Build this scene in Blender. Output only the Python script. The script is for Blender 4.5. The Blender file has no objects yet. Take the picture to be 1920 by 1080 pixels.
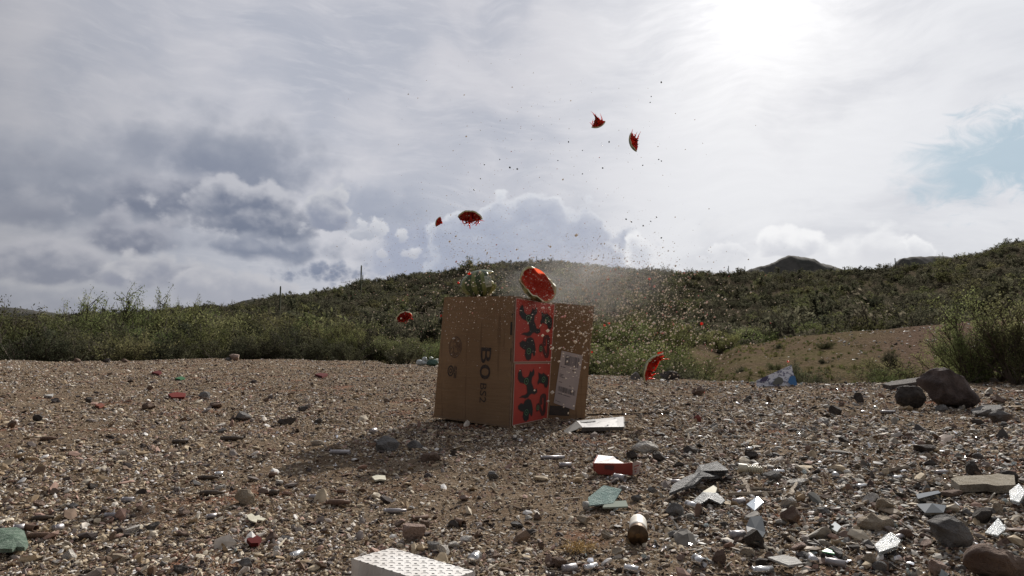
import bpy, bmesh, math, random
import numpy as np
from mathutils import Vector, Matrix, Euler
R = math.radians
sc = bpy.context.scene
rnd = random.Random(7)
rng = np.random.default_rng(11)

# ------------------------------------------------------------------ camera
F, HZ, CH = 1150.0, 650.0, 0.33          # focal length in px of a 1920 wide frame, horizon row, camera height
PITCH = math.atan((HZ - 540) / F)
cam_d = bpy.data.cameras.new('camera')
cam = bpy.data.objects.new('camera', cam_d); sc.collection.objects.link(cam)
cam.location = (0, 0, CH); cam.rotation_euler = (math.pi / 2 + PITCH, 0, 0)
cam_d.sensor_width = 36; cam_d.lens = 36 * F / 1920; cam_d.clip_start = 0.02; cam_d.clip_end = 8000
sc.camera = cam

def ray(px, py):
    dx = (px - 960) / F; dy = (540 - py) / F
    c, s = math.cos(PITCH), math.sin(PITCH)
    return Vector((dx, c - dy * s, s + dy * c))
def slope(px, py):
    r = ray(px, py); return r.z / math.hypot(r.x, r.y)
def az(px):
    r = ray(px, HZ); return math.atan2(r.x, r.y)
def hit(px, py, z=0.0):                  # a point of the photograph on a level z
    r = ray(px, py); return Vector((0, 0, CH)) + r * ((z - CH) / r.z)
def at_depth(px, py, y):
    r = ray(px, py); return Vector((0, 0, CH)) + r * (y / r.y)

# ------------------------------------------------------------------ light and sky
SUN = ray(1408, -32).normalized()
SUN_EL = math.asin(SUN.z); SUN_AZ = math.atan2(SUN.x, SUN.y)
sun_d = bpy.data.lights.new('sun', 'SUN'); sun_d.energy = 5.0; sun_d.angle = R(0.6); sun_d.color = (1, .94, .86)
sun = bpy.data.objects.new('sun', sun_d); sc.collection.objects.link(sun)
sun.rotation_euler = SUN.to_track_quat('Z', 'Y').to_euler()
sc.view_settings.view_transform = 'Standard'; sc.view_settings.look = 'None'
sc.view_settings.exposure = 0; sc.view_settings.gamma = 1

class NB:                                # small node-building helper
    def __init__(s, tree): s.t = tree; s.n = tree.nodes; s.l = tree.links
    def new(s, typ, **kw):
        n = s.n.new(typ)
        for k, v in kw.items(): setattr(n, k, v)
        return n
    def put(s, sock, v):
        if isinstance(v, bpy.types.NodeSocket): s.l.new(v, sock)
        elif v is not None: sock.default_value = v
    def m(s, op, a, b=None, c=None, clamp=False):
        n = s.new('ShaderNodeMath', operation=op, use_clamp=clamp); s.put(n.inputs[0], a); s.put(n.inputs[1], b); s.put(n.inputs[2], c); return n.outputs[0]
    def v(s, op, a, b=None):
        n = s.new('ShaderNodeVectorMath', operation=op); s.put(n.inputs[0], a)
        if op == 'SCALE': s.put(n.inputs[3], b)
        else: s.put(n.inputs[1], b)
        return n.outputs['Value'] if op in ('LENGTH', 'DOT_PRODUCT') else n.outputs['Vector']
    def step(s, x, a, b, lo=0., hi=1., smooth=True):
        n = s.new('ShaderNodeMapRange', interpolation_type='SMOOTHSTEP' if smooth else 'LINEAR', clamp=True) if smooth else s.new('ShaderNodeMapRange', clamp=True)
        s.put(n.inputs[0], x); s.put(n.inputs[1], a); s.put(n.inputs[2], b); s.put(n.inputs[3], lo); s.put(n.inputs[4], hi); return n.outputs[0]
    def noise(s, vec, scale, detail=4., rough=.55, dist=0., col=False):
        n = s.new('ShaderNodeTexNoise'); s.put(n.inputs['Vector'], vec); n.inputs['Scale'].default_value = scale; n.inputs['Detail'].default_value = detail
        n.inputs['Roughness'].default_value = rough; n.inputs['Distortion'].default_value = dist
        return n.outputs['Color'] if col else n.outputs[0]
    def mix(s, f, a, b, blend='MIX'):
        n = s.new('ShaderNodeMix', data_type='RGBA', blend_type=blend); s.put(n.inputs[0], f)
        for i, v in ((6, a), (7, b)):
            if isinstance(v, tuple) and len(v) == 3: v = (*v, 1)
            s.put(n.inputs[i], v)
        return n.outputs[2]
    def xyz(s, x, y, z=0.):
        n = s.new('ShaderNodeCombineXYZ'); s.put(n.inputs[0], x); s.put(n.inputs[1], y); s.put(n.inputs[2], z); return n.outputs[0]
    def sep(s, v):
        n = s.new('ShaderNodeSeparateXYZ'); s.put(n.inputs[0], v); return n.outputs

def lin(r, g, b):
    f = lambda c: (c / 255 / 12.92) if c <= 10 else ((c / 255 + .055) / 1.055) ** 2.4
    return (f(r), f(g), f(b))

def azel(px, py):
    r = ray(px, py).normalized(); return math.degrees(math.atan2(r.x, r.y)), math.degrees(math.asin(r.z))

# cumulus masses, back to front: column, row, half width, height above and below, darkest and lightest tone, edge softness, opacity
CLOUDS = [
    (275, 172, 80, 26, 20, (172, 177, 190), (188, 191, 201), 1.6, .6), (90, 140, 60, 22, 18, (182, 186, 197), (194, 197, 206), 1.5, .5), (-350, 330, 330, 130, 120, (150, 155, 170), (190, 192, 202), 2., .9), (2350, 480, 300, 50, 50, (205, 208, 214), (225, 226, 230), 1.5, .8),
    (430, 305, 235, 85, 70, (134, 141, 159), (170, 175, 188), 1.9, .97), (110, 365, 260, 95, 70, (138, 144, 160), (178, 182, 194), 1.6, .97), (700, 385, 150, 62, 60, (156, 163, 180), (184, 188, 200), 1.5, .9), (600, 300, 60, 25, 22, (165, 170, 184), (190, 193, 202), 1.2, .6),
    (330, 372, 150, 62, 44, (120, 127, 146), (186, 188, 199), .8, .95), (480, 402, 165, 62, 46, (116, 124, 144), (203, 204, 212), .5, 1.), (612, 395, 56, 62, 36, (144, 150, 168), (212, 213, 219), .35, 1.), (45, 400, 110, 40, 30, (136, 141, 157), (186, 188, 198), .9, .9),
    (225, 448, 105, 52, 32, (121, 127, 146), (192, 193, 203), .6, .97), (520, 468, 200, 34, 26, (126, 134, 154), (176, 180, 193), .7, .95), (80, 500, 190, 60, 34, (138, 143, 160), (202, 202, 210), .5, 1.), (310, 520, 130, 44, 34, (150, 154, 170), (208, 208, 214), .45, 1.), (420, 545, 130, 44, 50, (168, 171, 184), (206, 206, 213), .5, .95), (625, 508, 105, 20, 22, (124, 133, 156), (170, 176, 192), .6, 1.), (100, 562, 240, 26, 40, (158, 162, 176), (200, 201, 208), .6, .9),
    (840, 480, 150, 80, 80, (160, 167, 187), (196, 199, 210), .9, .95), (985, 485, 200, 112, 90, (162, 169, 188), (226, 228, 233), .35, 1.), (1192, 484, 32, 46, 30, (196, 200, 211), (232, 233, 237), .3, 1.),
    (692, 436, 42, 26, 12, (176, 180, 192), (216, 217, 222), .3, 1.), (776, 470, 24, 18, 9, (184, 187, 198), (222, 222, 227), .25, 1.), (752, 444, 19, 24, 10, (178, 182, 194), (212, 213, 219), .3, 1.), (716, 468, 13, 13, 8, (186, 188, 198), (218, 218, 224), .25, 1.),
    (1482, 466, 68, 48, 14, (203, 206, 215), (240, 241, 244), .3, 1.), (1356, 470, 52, 25, 12, (206, 209, 217), (236, 237, 241), .35, .9), (1640, 474, 80, 44, 20, (214, 216, 223), (240, 241, 244), .5, .8), (1726, 473, 36, 32, 12, (207, 210, 218), (240, 241, 244), .3, 1.), (1340, 425, 60, 20, 12, (222, 223, 228), (236, 237, 240), .8, .5)]

def build_world():
    w = bpy.data.worlds.new('World'); sc.world = w; w.use_nodes = True
    t = w.node_tree; t.nodes.clear(); b = NB(t)
    d = b.v('NORMALIZE', b.new('ShaderNodeTexCoord').outputs['Generated']); s = b.sep(d)
    deg = 180 / math.pi
    A = b.m('MULTIPLY', b.m('ARCTAN2', s[0], s[1]), deg); E = b.m('MULTIPLY', b.m('ARCSINE', s[2]), deg)
    P = b.xyz(A, E)
    def billow(p, k):
        p2 = b.v('MULTIPLY', p, (k, 1.25 * k, 1.))
        wv = b.v('ADD', p2, b.v('SCALE', b.noise(p2, .8, 4., .6, col=True), .8))
        vo = b.new('ShaderNodeTexVoronoi', feature='F1'); b.put(vo.inputs['Vector'], wv)
        vo.inputs['Scale'].default_value = .34; vo.inputs['Detail'].default_value = 2.; vo.inputs['Roughness'].default_value = .38; vo.inputs['Lacunarity'].default_value = 2.3
        return b.m('ADD', b.m('MULTIPLY', b.m('SUBTRACT', .55, vo.outputs['Distance']), 1.6), b.m('MULTIPLY', b.m('SUBTRACT', b.noise(p2, .26, 8., .56), .5), 2.4))
    nA = billow(P, 1.); nAs = billow(b.v('ADD', P, (.45, .75, 0)), 1.); nB = billow(b.v('ADD', P, (31, 7, 0)), 2.3)
    W = b.v('ADD', P, b.v('SCALE', b.v('SUBTRACT', b.noise(P, .25, 2., .5, col=True), (.5, .5, .5)), 2.2))
    litA = b.m('SUBTRACT', nA, nAs)
    # angle to the sun
    ang = b.m('MULTIPLY', b.m('ARCCOSINE', b.m('MINIMUM', b.v('DOT_PRODUCT', d, tuple(SUN)), .99999)), deg)
    # high veil
    vp = b.v('MULTIPLY', b.v('ADD', P, b.v('SCALE', b.noise(P, .06, 2., .5, col=True), 8.)), (.6, 1.3, 1))
    veil = b.noise(vp, .13, 6., .52, .15)
    fine = b.noise(b.v('MULTIPLY', vp, (.7, 1.6, 1)), .7, 5., .6, .2)
    base = b.mix(b.step(veil, .34, .66), lin(182, 186, 198), lin(208, 208, 215))
    base = b.mix(b.m('MULTIPLY', b.step(fine, .45, .75), .35), base, lin(216, 216, 222))
    # whiter veil on the sunny side
    side = b.step(A, -4., 22.)
    base = b.mix(b.m('MULTIPLY', side, b.step(veil, .25, .6, .45, .95)), base, lin(229, 231, 236))
    # blue hole at the right
    ha, he = azel(1880, 300)
    hp = b.v('ADD', P, b.v('SCALE', b.v('SUBTRACT', b.noise(b.v('MULTIPLY', P, (1, 1.6, 1)), .35, 7., .62, .8, col=True), (.5, .5, .5)), 9.))
    hl = b.v('LENGTH', b.v('MULTIPLY', b.v('SUBTRACT', hp, (ha + 1.2, he, 0)), (1 / 7.5, 1 / 3.4, 0)))
    hole = b.m('MULTIPLY', b.step(hl, .45, 1.25, 1., 0.), .85)
    # Nishita blue sky seen through the gaps
    sky = b.new('ShaderNodeTexSky', sky_type='NISHITA', sun_disc=False); sky.sun_elevation = SUN_EL; sky.sun_rotation = SUN_AZ
    sky.air_density = 1.0; sky.dust_density = 1.5
    skyc = lin(168, 192, 208)
    # behind and overhead the veil is thinner and greyer
    back = b.step(ang, 38., 110.)
    base = b.mix(back, base, (.20, .195, .205))
    glow = b.m('ADD', b.m('MULTIPLY', b.m('POWER', 2.718, b.m('MULTIPLY', ang, -1 / 3.6)), .5), b.m('MULTIPLY', b.m('POWER', 2.718, b.m('MULTIPLY', ang, -1 / 13.)), .13))
    glow = b.m('MULTIPLY', glow, b.step(fine, .2, .8, .7, 1.3))
    front = b.step(ang, 60., 110., 1., 0.)
    c = b.mix(b.m('MULTIPLY', hole, front), base, skyc)
    # cumulus, laid over one another
    sw = b.sep(W)
    for (x, y, rx, rt, rb, dk, lt, soft, op) in CLOUDS:
        a0, e0 = azel(x, y); rx, rt, rb = rx * 1.16, rt * 1.12, rb * 1.22; kx = math.degrees(rx / F) * max(math.cos(R(a0)), .3) ** 1.5; kt = math.degrees(rt / F); kb = math.degrees(rb / F); rr = min(kx, (kt + kb) / 2)
        big = rr > 1.4; dome = dk[2] in (187, 188); n = nA if big else nB; amp = min(1.2, rr * .45) if big else rr * .6
        dy = b.m('SUBTRACT', sw[1], e0); dyn = b.m('MAXIMUM', b.m('MULTIPLY', dy, 1 / kt), b.m('MULTIPLY', dy, -1 / kb)); dx = b.m('MULTIPLY', b.m('SUBTRACT', sw[0], a0), 1 / kx)
        ln = b.v('LENGTH', b.xyz(dx, dyn)); f = b.m('ADD', b.m('MULTIPLY_ADD', ln, -rr, rr), b.m('MULTIPLY', n, amp))
        soft *= 1.5; mask = b.m('MULTIPLY', b.step(f, -.2 * soft, soft), op)
        sh = b.m('MULTIPLY_ADD', dy, (.2 if dome else .42) / ((kt + kb) / 2), .22 if dome else .34); sh = b.m('ADD', sh, b.m('MULTIPLY', litA if big else b.m('MULTIPLY', nB, .5), (.10 if dome else .27) if soft < 1.3 else .15))
        sh = b.m('ADD', sh, b.step(f, 0., min(.9, rr * .35) + soft * .4, .30 if soft < 1.3 else .15, 0.))
        c = b.mix(mask, c, b.mix(b.step(sh, .15, .85), lin(*dk), tuple(q * (.9 if x < 640 else 1.) for q in lin(*lt))))
    c = b.mix(back, c, (.20, .195, .205))
    gl = b.v('SCALE', b.xyz(1., .985, .95), glow)
    c = b.v('ADD', c, gl)
    c = b.mix(b.step(E, -3., -1.), (.06, .05, .04), c)
    veilb = b.new('ShaderNodeBackground'); veilb.inputs[1].default_value = 1
    b.put(veilb.inputs[0], c)
    skyb = b.new('ShaderNodeBackground'); b.put(skyb.inputs[0], sky.outputs[0]); skyb.inputs[1].default_value = .05
    mx = b.new('ShaderNodeMixShader'); mx.inputs[0].default_value = .08
    b.l.new(veilb.outputs[0], mx.inputs[1]); b.l.new(skyb.outputs[0], mx.inputs[2])
    out = b.new('ShaderNodeOutputWorld'); b.l.new(mx.outputs[0], out.inputs[0])
    w.cycles.sampling_method = 'MANUAL'; w.cycles.sample_map_resolution = 512
build_world()
sc.cycles.max_bounces = 5; sc.cycles.diffuse_bounces = 2; sc.cycles.glossy_bounces = 2; sc.cycles.transmission_bounces = 4
sc.cycles.transparent_max_bounces = 6; sc.cycles.volume_bounces = 1; sc.cycles.caustics_reflective = False; sc.cycles.caustics_refractive = False

# ------------------------------------------------------------------ helpers
def link(o): sc.collection.objects.link(o); return o
def mesh_obj(name, verts, faces, mat=None, parent=None, smooth=False, midx=None):
    me = bpy.data.meshes.new(name)
    me.from_pydata([tuple(v) for v in verts] if not isinstance(verts, np.ndarray) else verts.tolist(), [], faces if isinstance(faces, list) else faces.tolist())
    for mm in (mat if isinstance(mat, (list, tuple)) else [mat]):
        if mm: me.materials.append(mm)
    if midx is not None: me.polygons.foreach_set('material_index', np.array(midx, dtype=np.int32))
    if smooth: me.polygons.foreach_set('use_smooth', np.ones(len(me.polygons), dtype=bool))
    me.update(); o = bpy.data.objects.new(name, me)
    if parent is not None: o.parent = parent
    return link(o)
def tag(o, label=None, cat=None, group=None, kind=None):
    if label: o['label'] = label
    if cat: o['category'] = cat
    if group: o['group'] = group
    if kind: o['kind'] = kind
    return o
def empty(name, loc=(0, 0, 0), rz=0.):
    o = bpy.data.objects.new(name, None); o.location = loc; o.rotation_euler = (0, 0, rz); o.empty_display_size = .1
    return link(o)
def copy_tree(o, parent=None):
    c = o.copy(); sc.collection.objects.link(c)
    if parent is not None: c.parent = parent
    for ch in list(o.children): copy_tree(ch, c)
    return c

def pmat(name, col, col2=None, scale=20., rough=.8, bump=.0, bscale=None, metal=0., spec=.5, trans=0., rand=0., detail=5., coord='Object', thresh=(.35, .65), ramp=None):
    m = bpy.data.materials.new(name); m.use_nodes = True; b = NB(m.node_tree); p = b.n['Principled BSDF']
    P = b.new('ShaderNodeTexCoord').outputs[coord]
    c = col
    if col2 is not None:
        n = b.noise(P, scale, detail, .6); c = b.mix(b.step(n, thresh[0], thresh[1]), col, col2)
    if ramp is not None:
        oi = b.new('ShaderNodeObjectInfo'); cr = b.new('ShaderNodeValToRGB'); cr.color_ramp.interpolation = 'CONSTANT'
        el = cr.color_ramp.elements
        while len(el) < len(ramp): el.new(.5)
        for i, (pos, cc) in enumerate(ramp): el[i].position = pos; el[i].color = (*cc, 1)
        b.put(cr.inputs[0], oi.outputs['Random']); n = b.noise(P, scale, 3., .6)
        c = b.mix(1., cr.outputs[0], b.mix(b.step(n, .3, .7), (.72, .72, .72), (1.2, 1.2, 1.2)), 'MULTIPLY')
    if rand:
        oi = b.new('ShaderNodeObjectInfo'); hs = b.new('ShaderNodeHueSaturation')
        b.put(hs.inputs['Value'], b.step(oi.outputs['Random'], 0., 1., 1 - rand, 1 + rand, False))
        b.put(hs.inputs['Hue'], b.step(b.m('FRACT', b.m('MULTIPLY', oi.outputs['Random'], 17.3)), 0., 1., .5 - rand * .05, .5 + rand * .05, False))
        if isinstance(c, tuple): c = (*c, 1)
        b.put(hs.inputs['Color'], c); c = hs.outputs[0]
    if isinstance(c, tuple): c = (*c[:3], 1)
    b.put(p.inputs['Base Color'], c)
    p.inputs['Roughness'].default_value = rough; p.inputs['Metallic'].default_value = metal; p.inputs['Specular IOR Level'].default_value = spec
    p.inputs['Transmission Weight'].default_value = trans
    if bump:
        bn = b.new('ShaderNodeBump'); bn.inputs['Strength'].default_value = bump; bn.inputs['Distance'].default_value = .02
        b.put(bn.inputs['Height'], b.noise(P, bscale or scale * 3, 6., .65)); b.l.new(bn.outputs[0], p.inputs['Normal'])
    return m
def leaf_mat(name, c1, c2, scale=1.5, tr=.45):
    m = bpy.data.materials.new(name); m.use_nodes = True; b = NB(m.node_tree); b.n.clear()
    P = b.new('ShaderNodeTexCoord').outputs['Object']; oi = b.new('ShaderNodeObjectInfo')
    pos = b.v('ADD', P, b.v('SCALE', oi.outputs['Location'], .37))
    n = b.noise(pos, scale, 4., .6); c = b.mix(b.step(n, .35, .65), c1, c2)
    g = b.new('ShaderNodeNewGeometry'); hs = b.new('ShaderNodeHueSaturation')
    rv = b.m('FRACT', b.m('ADD', g.outputs['Random Per Island'], oi.outputs['Random']))
    b.put(hs.inputs['Value'], b.m('MULTIPLY', b.step(rv, 0., 1., .6, 1.4, False), b.step(oi.outputs['Random'], 0., 1., .58, 1.45, False)))
    b.put(hs.inputs['Hue'], b.step(b.m('FRACT', b.m('MULTIPLY', oi.outputs['Random'], 7.1)), 0., 1., .475, .52, False)); b.put(hs.inputs['Color'], c)
    df = b.new('ShaderNodeBsdfDiffuse'); tl = b.new('ShaderNodeBsdfTranslucent'); mx = b.new('ShaderNodeMixShader'); mx.inputs[0].default_value = tr
    b.put(df.inputs[0], hs.outputs[0]); b.put(tl.inputs[0], hs.outputs[0]); b.l.new(df.outputs[0], mx.inputs[1]); b.l.new(tl.outputs[0], mx.inputs[2])
    out = b.new('ShaderNodeOutputMaterial'); b.l.new(mx.outputs[0], out.inputs[0]); return m

# value noise in numpy
_tab = rng.random((256, 256))
def vnoise(x, y):
    xi = np.floor(x).astype(int); yi = np.floor(y).astype(int); fx = x - xi; fy = y - yi
    fx = fx * fx * (3 - 2 * fx); fy = fy * fy * (3 - 2 * fy)
    g = lambda i, j: _tab[(xi + i) & 255, (yi + j) & 255]
    return (g(0, 0) * (1 - fx) + g(1, 0) * fx) * (1 - fy) + (g(0, 1) * (1 - fx) + g(1, 1) * fx) * fy
def fbm(x, y, o=5, rough=.5):
    s = 0; a = 1; t = 0
    for i in range(o): s = s + a * (vnoise(x * 2 ** i + 17.3 * i, y * 2 ** i + 9.1 * i) - .5); t += a; a *= rough
    return s / t

# ------------------------------------------------------------------ terrain: a height for every point, from profiles along bearings
COLS = []
def col(px, prof):
    a = az(px); out = []
    for r, s in prof:
        out.append((r, (CH + slope(px, s[1]) * r) if isinstance(s, tuple) else s))
    COLS.append((a, out))
Y = lambda y: ('y', y)
def edge(px, py): return CH / -slope(px, py)
for px, ey in ((-1500, 672), (0, 672), (400, 674)):
    E_ = edge(px, ey); top = 600 if px <= 0 else 585
    col(px, [(0, 0), (E_, 0), (E_ + 2.5, -.55), (35, -.7), (60, Y(652)), (110, Y(630)), (200, Y(top)), (230, Y(top + 2)), (300, Y(top + 20)), (3000, -5)])
for px, ey, top in ((560, 676, 562), (700, 678, 534), (800, 684, 521), (900, 688, 503), (1050, 696, 500)):
    E_ = edge(px, ey)
    col(px, [(0, 0), (E_, 0), (E_ + 2, -.45), (30, -.45), (50, Y(645)), (80, Y(622)), (130, Y((622 + top) / 2 - 5)), (190, Y(top)), (215, Y(top + 2)), (300, Y(top + 40)), (3000, -5)])
for px, ey, top in ((1180, 704, 508), (1290, 712, 513)):
    E_ = edge(px, ey)
    col(px, [(0, 0), (E_, 0), (E_ + 1.5, -.42), (16, -.4), (30, Y(655)), (50, Y(632)), (80, Y(612)), (130, Y((618 + top) / 2 - 5)), (190, Y(top)), (215, Y(top + 2)), (300, Y(top + 40)), (3000, -5)])
for px, ey, a1, a2, crest, top in ((1400, 716, 700, 670, 645, 517), (1500, 718, 708, 665, 630, 519), (1620, 718, 706, 660, 622, 516), (1750, 716, 705, 648, 612, 506), (1850, 716, 703, 640, 604, 486), (1920, 716, 700, 635, 600, 466), (2100, 716, 695, 625, 590, 425), (3400, 716, 690, 620, 585, 400)):
    E_ = edge(px, ey)
    col(px, [(0, 0), (E_, 0), (E_ + 1.0, -.24), (8.6, Y(a1)), (12.5, Y(a2)), (18, Y(crest)), (20, Y(crest + 3)), (26, Y(crest + 60)), (50, Y(crest + 14)), (80, Y(crest - 18)), (130, Y((crest + top) / 2 - 8)), (190, Y(top)), (215, Y(top + 2)), (300, Y(top + 40)), (3000, -5)])
COLS.sort(key=lambda c: c[0]); CA = np.array([c[0] for c in COLS])
def terrain(x, y):
    x = np.atleast_1d(np.asarray(x, float)); y = np.atleast_1d(np.asarray(y, float))
    r = np.hypot(x, y); a = np.arctan2(x, y)
    back = np.abs(a) > 1.25
    hs = np.array([np.interp(r, [p[0] for p in c[1]], [p[1] for p in c[1]]) for c in COLS])
    i = np.clip(np.searchsorted(CA, a) - 1, 0, len(CA) - 2); t = np.clip((a - CA[i]) / (CA[i + 1] - CA[i]), 0, 1); t = t * t * (3 - 2 * t)
    k = np.arange(len(r)); z = hs[i, k] * (1 - t) + hs[i + 1, k] * t
    amp = np.interp(r, [0, 3, 8, 14, 30, 60, 190, 300, 3000], [.012, .014, .04, .16, .35, .8, 2.6, 6., 30.])
    z = z + amp * fbm(x / 2.1 * np.minimum(1, 8 / np.maximum(r, 1)), y / 2.1 * np.minimum(1, 8 / np.maximum(r, 1)) + 40, 5)
    z = z + np.where(r < 12, .012 * fbm(x * 9, y * 9, 3), 0)
    rightp = np.exp(-(((x - 1.35) / .8) ** 2 + ((y - 1.7) / .8) ** 2)) * .022
    return z + rightp
def tz(x, y): return float(terrain(x, y)[0])
def gnd(px, py):                         # point of the ground under a pixel (pad region)
    z = 0.
    for _ in range(4): p = hit(px, py, z); z = tz(p.x, p.y)
    return Vector((p.x, p.y, z))
def gnd_far(px, r):
    a = az(px); x, y = math.sin(a) * r, math.cos(a) * r; return Vector((x, y, tz(x, y)))

def ground_mat():
    m = bpy.data.materials.new('desert_soil'); m.use_nodes = True; b = NB(m.node_tree); p = b.n['Principled BSDF']
    P = b.new('ShaderNodeNewGeometry').outputs['Position']
    s = b.sep(P); rr = b.v('LENGTH', P)
    big = b.noise(P, 1.1, 4., .6); mid = b.noise(P, 9., 5., .65); fine = b.noise(P, 85., 4., .7)
    c = b.mix(b.step(big, .35, .65), (.165, .118, .08), (.235, .175, .122))
    c = b.mix(b.m('MULTIPLY', b.step(mid, .45, .7), .6), c, (.345, .275, .20))
    c = b.mix(b.m('MULTIPLY', b.step(b.noise(P, 2.6, 3., .5), .56, .68), .6), c, (.27, .11, .07))     # red clay streaks
    c = b.mix(b.step(fine, .56, .66, 0., .75), c, (.50, .44, .37)); c = b.mix(b.step(fine, .44, .34, 0., .8), c, (.09, .065, .05))
    # far slopes: brown stony soil, green flush
    at = b.new('ShaderNodeVertexColor'); at.layer_name = 'cover'; ac = b.sep(at.outputs[0])
    f2 = b.noise(P, 2.6, 6., .7); f3 = b.noise(P, 14., 4., .7)
    hill = b.mix(b.step(f2, .4, .6), (.065, .056, .04), (.125, .10, .07))
    grass = b.mix(b.step(f3, .4, .6), (.085, .08, .034), (.165, .14, .078)); grass = b.mix(b.step(f2, .5, .68), grass, (.16, .118, .08))
    clay = b.mix(b.step(f3, .4, .6), (.10, .066, .052), (.185, .13, .10))
    c = b.mix(ac[0], c, clay); c = b.mix(ac[1], c, grass); c = b.mix(ac[2], c, hill)
    b.put(p.inputs['Base Color'], c); p.inputs['Roughness'].default_value = 1.; p.inputs['Specular IOR Level'].default_value = .0
    bn = b.new('ShaderNodeBump'); bn.inputs['Strength'].default_value = 1.; bn.inputs['Distance'].default_value = .016
    b.put(bn.inputs['Height'], b.m('ADD', b.m('MULTIPLY', mid, 1.5), b.m('ADD', fine, b.m('MULTIPLY', b.noise(P, 260., 3., .6), .4)))); b.l.new(bn.outputs[0], p.inputs['Normal'])
    return m
SOIL = ground_mat()
def ring_mesh(name, rs, angs, label_kind='structure'):
    A_, R_ = np.meshgrid(angs, rs); x = (np.sin(A_) * R_).ravel(); y = (np.cos(A_) * R_).ravel(); z = terrain(x, y)
    na, nr = len(angs), len(rs); i = np.arange(nr - 1)[:, None] * na + np.arange(na - 1)[None, :]
    f = np.stack([i, i + 1, i + 1 + na, i + na], -1).reshape(-1, 4)[:, ::-1]
    o = mesh_obj(name, np.stack([x, y, z], 1), f, SOIL, smooth=True)
    r = np.hypot(x, y); a = np.arctan2(x, y)
    eg = np.interp(a, CA, [c[1][1][0] for c in COLS])
    beyond = np.clip((r - eg * (.93 + .1 * fbm(x, y, 3))) / 1.2, 0, 1)
    mixn = np.clip(.5 + 2.2 * fbm(x * .35, y * .35, 4), 0, 1)
    right = np.clip((a - az(1600)) / .12, 0, 1)
    clay = beyond * np.clip(right + .25 - mixn * .4, 0, 1); grass = beyond * (1 - np.clip(right * 1.3, 0, 1)) * (.2 + .55 * mixn)
    hill = np.clip((r - 30) / 20, 0, 1)
    ca = o.data.color_attributes.new('cover', 'FLOAT_COLOR', 'POINT')
    ca.data.foreach_set('color', np.stack([beyond, grass, hill, np.ones_like(r)], 1).astype(np.float32).ravel())
    return tag(o, kind='structure')
angs = np.unique(np.concatenate([np.linspace(-math.pi, -.82, 40), np.linspace(-.82, .82, 620), np.linspace(.82, math.pi, 40)]))
ring_mesh('ground', np.concatenate([[.02, .2, .4], np.geomspace(.55, 10, 430), np.geomspace(10.1, 44, 130)]), angs)
ring_mesh('hillside', np.concatenate([[44], np.geomspace(45, 320, 150), np.geomspace(340, 3000, 14)]), angs)

# distant hills
def far_hill(name, prof, dist, depth, label, col):
    pts = [(at_depth(px, py, dist)) for px, py in prof]; n = len(pts); V = []; Fc = []
    xs = np.array([p.x for p in pts]); zs = np.array([p.z for p in pts]); NX, NY = 160, 40
    gx = np.linspace(xs[0], xs[-1], NX); gt = np.linspace(-1, 1, NY)
    for j, t in enumerate(gt):
        prof_z = np.interp(gx, xs, zs) * (1 - abs(t) ** 1.4) + 0 * gx
        yy = dist + t * depth
        zz = prof_z + fbm(gx / 18, np.full(NX, yy / 18), 5) * 9 * (1 - abs(t) * .6)
        for i in range(NX): V.append((gx[i], yy, max(zz[i], -6)))
    for j in range(NY - 1):
        for i in range(NX - 1): k = j * NX + i; Fc.append((k, k + 1, k + 1 + NX, k + NX))
    o = mesh_obj(name, V, Fc, col, smooth=True); return tag(o, label, 'hill', kind='structure')
FARROCK = pmat('far_hill_rock', (.05, .052, .045), (.10, .095, .085), .06, .95, detail=8, coord='Object', spec=.1)
far_hill('distant_hill', [(1330, 520), (1400, 507), (1425, 501), (1440, 496), (1462, 485), (1480, 480), (1505, 481), (1520, 485), (1535, 492), (1560, 499), (1585, 506), (1650, 525)], 800, 120, 'dark rounded butte on the skyline', FARROCK)
far_hill('distant_hill', [(1640, 520), (1672, 503), (1682, 496), (1690, 489), (1710, 484), (1745, 482), (1775, 485), (1800, 484), (1840, 480), (1900, 482), (2100, 500)], 620, 100, 'flat topped dark hill at the right skyline', FARROCK)
far_hill('distant_hill', [(-400, 590), (-100, 580), (20, 576), (80, 584), (160, 592), (300, 600)], 900, 160, 'low dark hill behind the bushes at left', FARROCK)
far_hill('distant_hill', [(330, 592), (400, 578), (440, 570), (480, 565), (560, 560), (700, 590)], 500, 80, 'low hill rising behind the bush row', FARROCK)

# ------------------------------------------------------------------ stones and point instancing
ICO = {}
def ico(n):
    if n not in ICO:
        bm = bmesh.new(); bmesh.ops.create_icosphere(bm, subdivisions=n, radius=1.); bm.verts.ensure_lookup_table()
        ICO[n] = (np.array([v.co[:] for v in bm.verts]), [[v.index for v in f.verts] for f in bm.faces]); bm.free()
    return ICO[n]
def stone_verts(seed, sub=2, dims=(1, .8, .5), cuts=9, rough=.06, deep=.62):
    g = np.random.default_rng(seed); V, Fc = ico(sub); V = V.copy()
    for k in range(cuts):
        n = g.normal(size=3); n /= np.linalg.norm(n); d = g.uniform(deep, .92); s = V @ n; V -= np.outer(np.maximum(s - d, 0), n)
    V *= 1 + rough * (g.random(len(V))[:, None] - .5) * 2 if sub <= 2 else 1 + rough * (fbm(V[:, 0] * 2.5 + seed, V[:, 1] * 2.5 + V[:, 2] * 3.1, 5, .6))[:, None] * 4
    return V * np.array(dims), Fc
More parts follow.
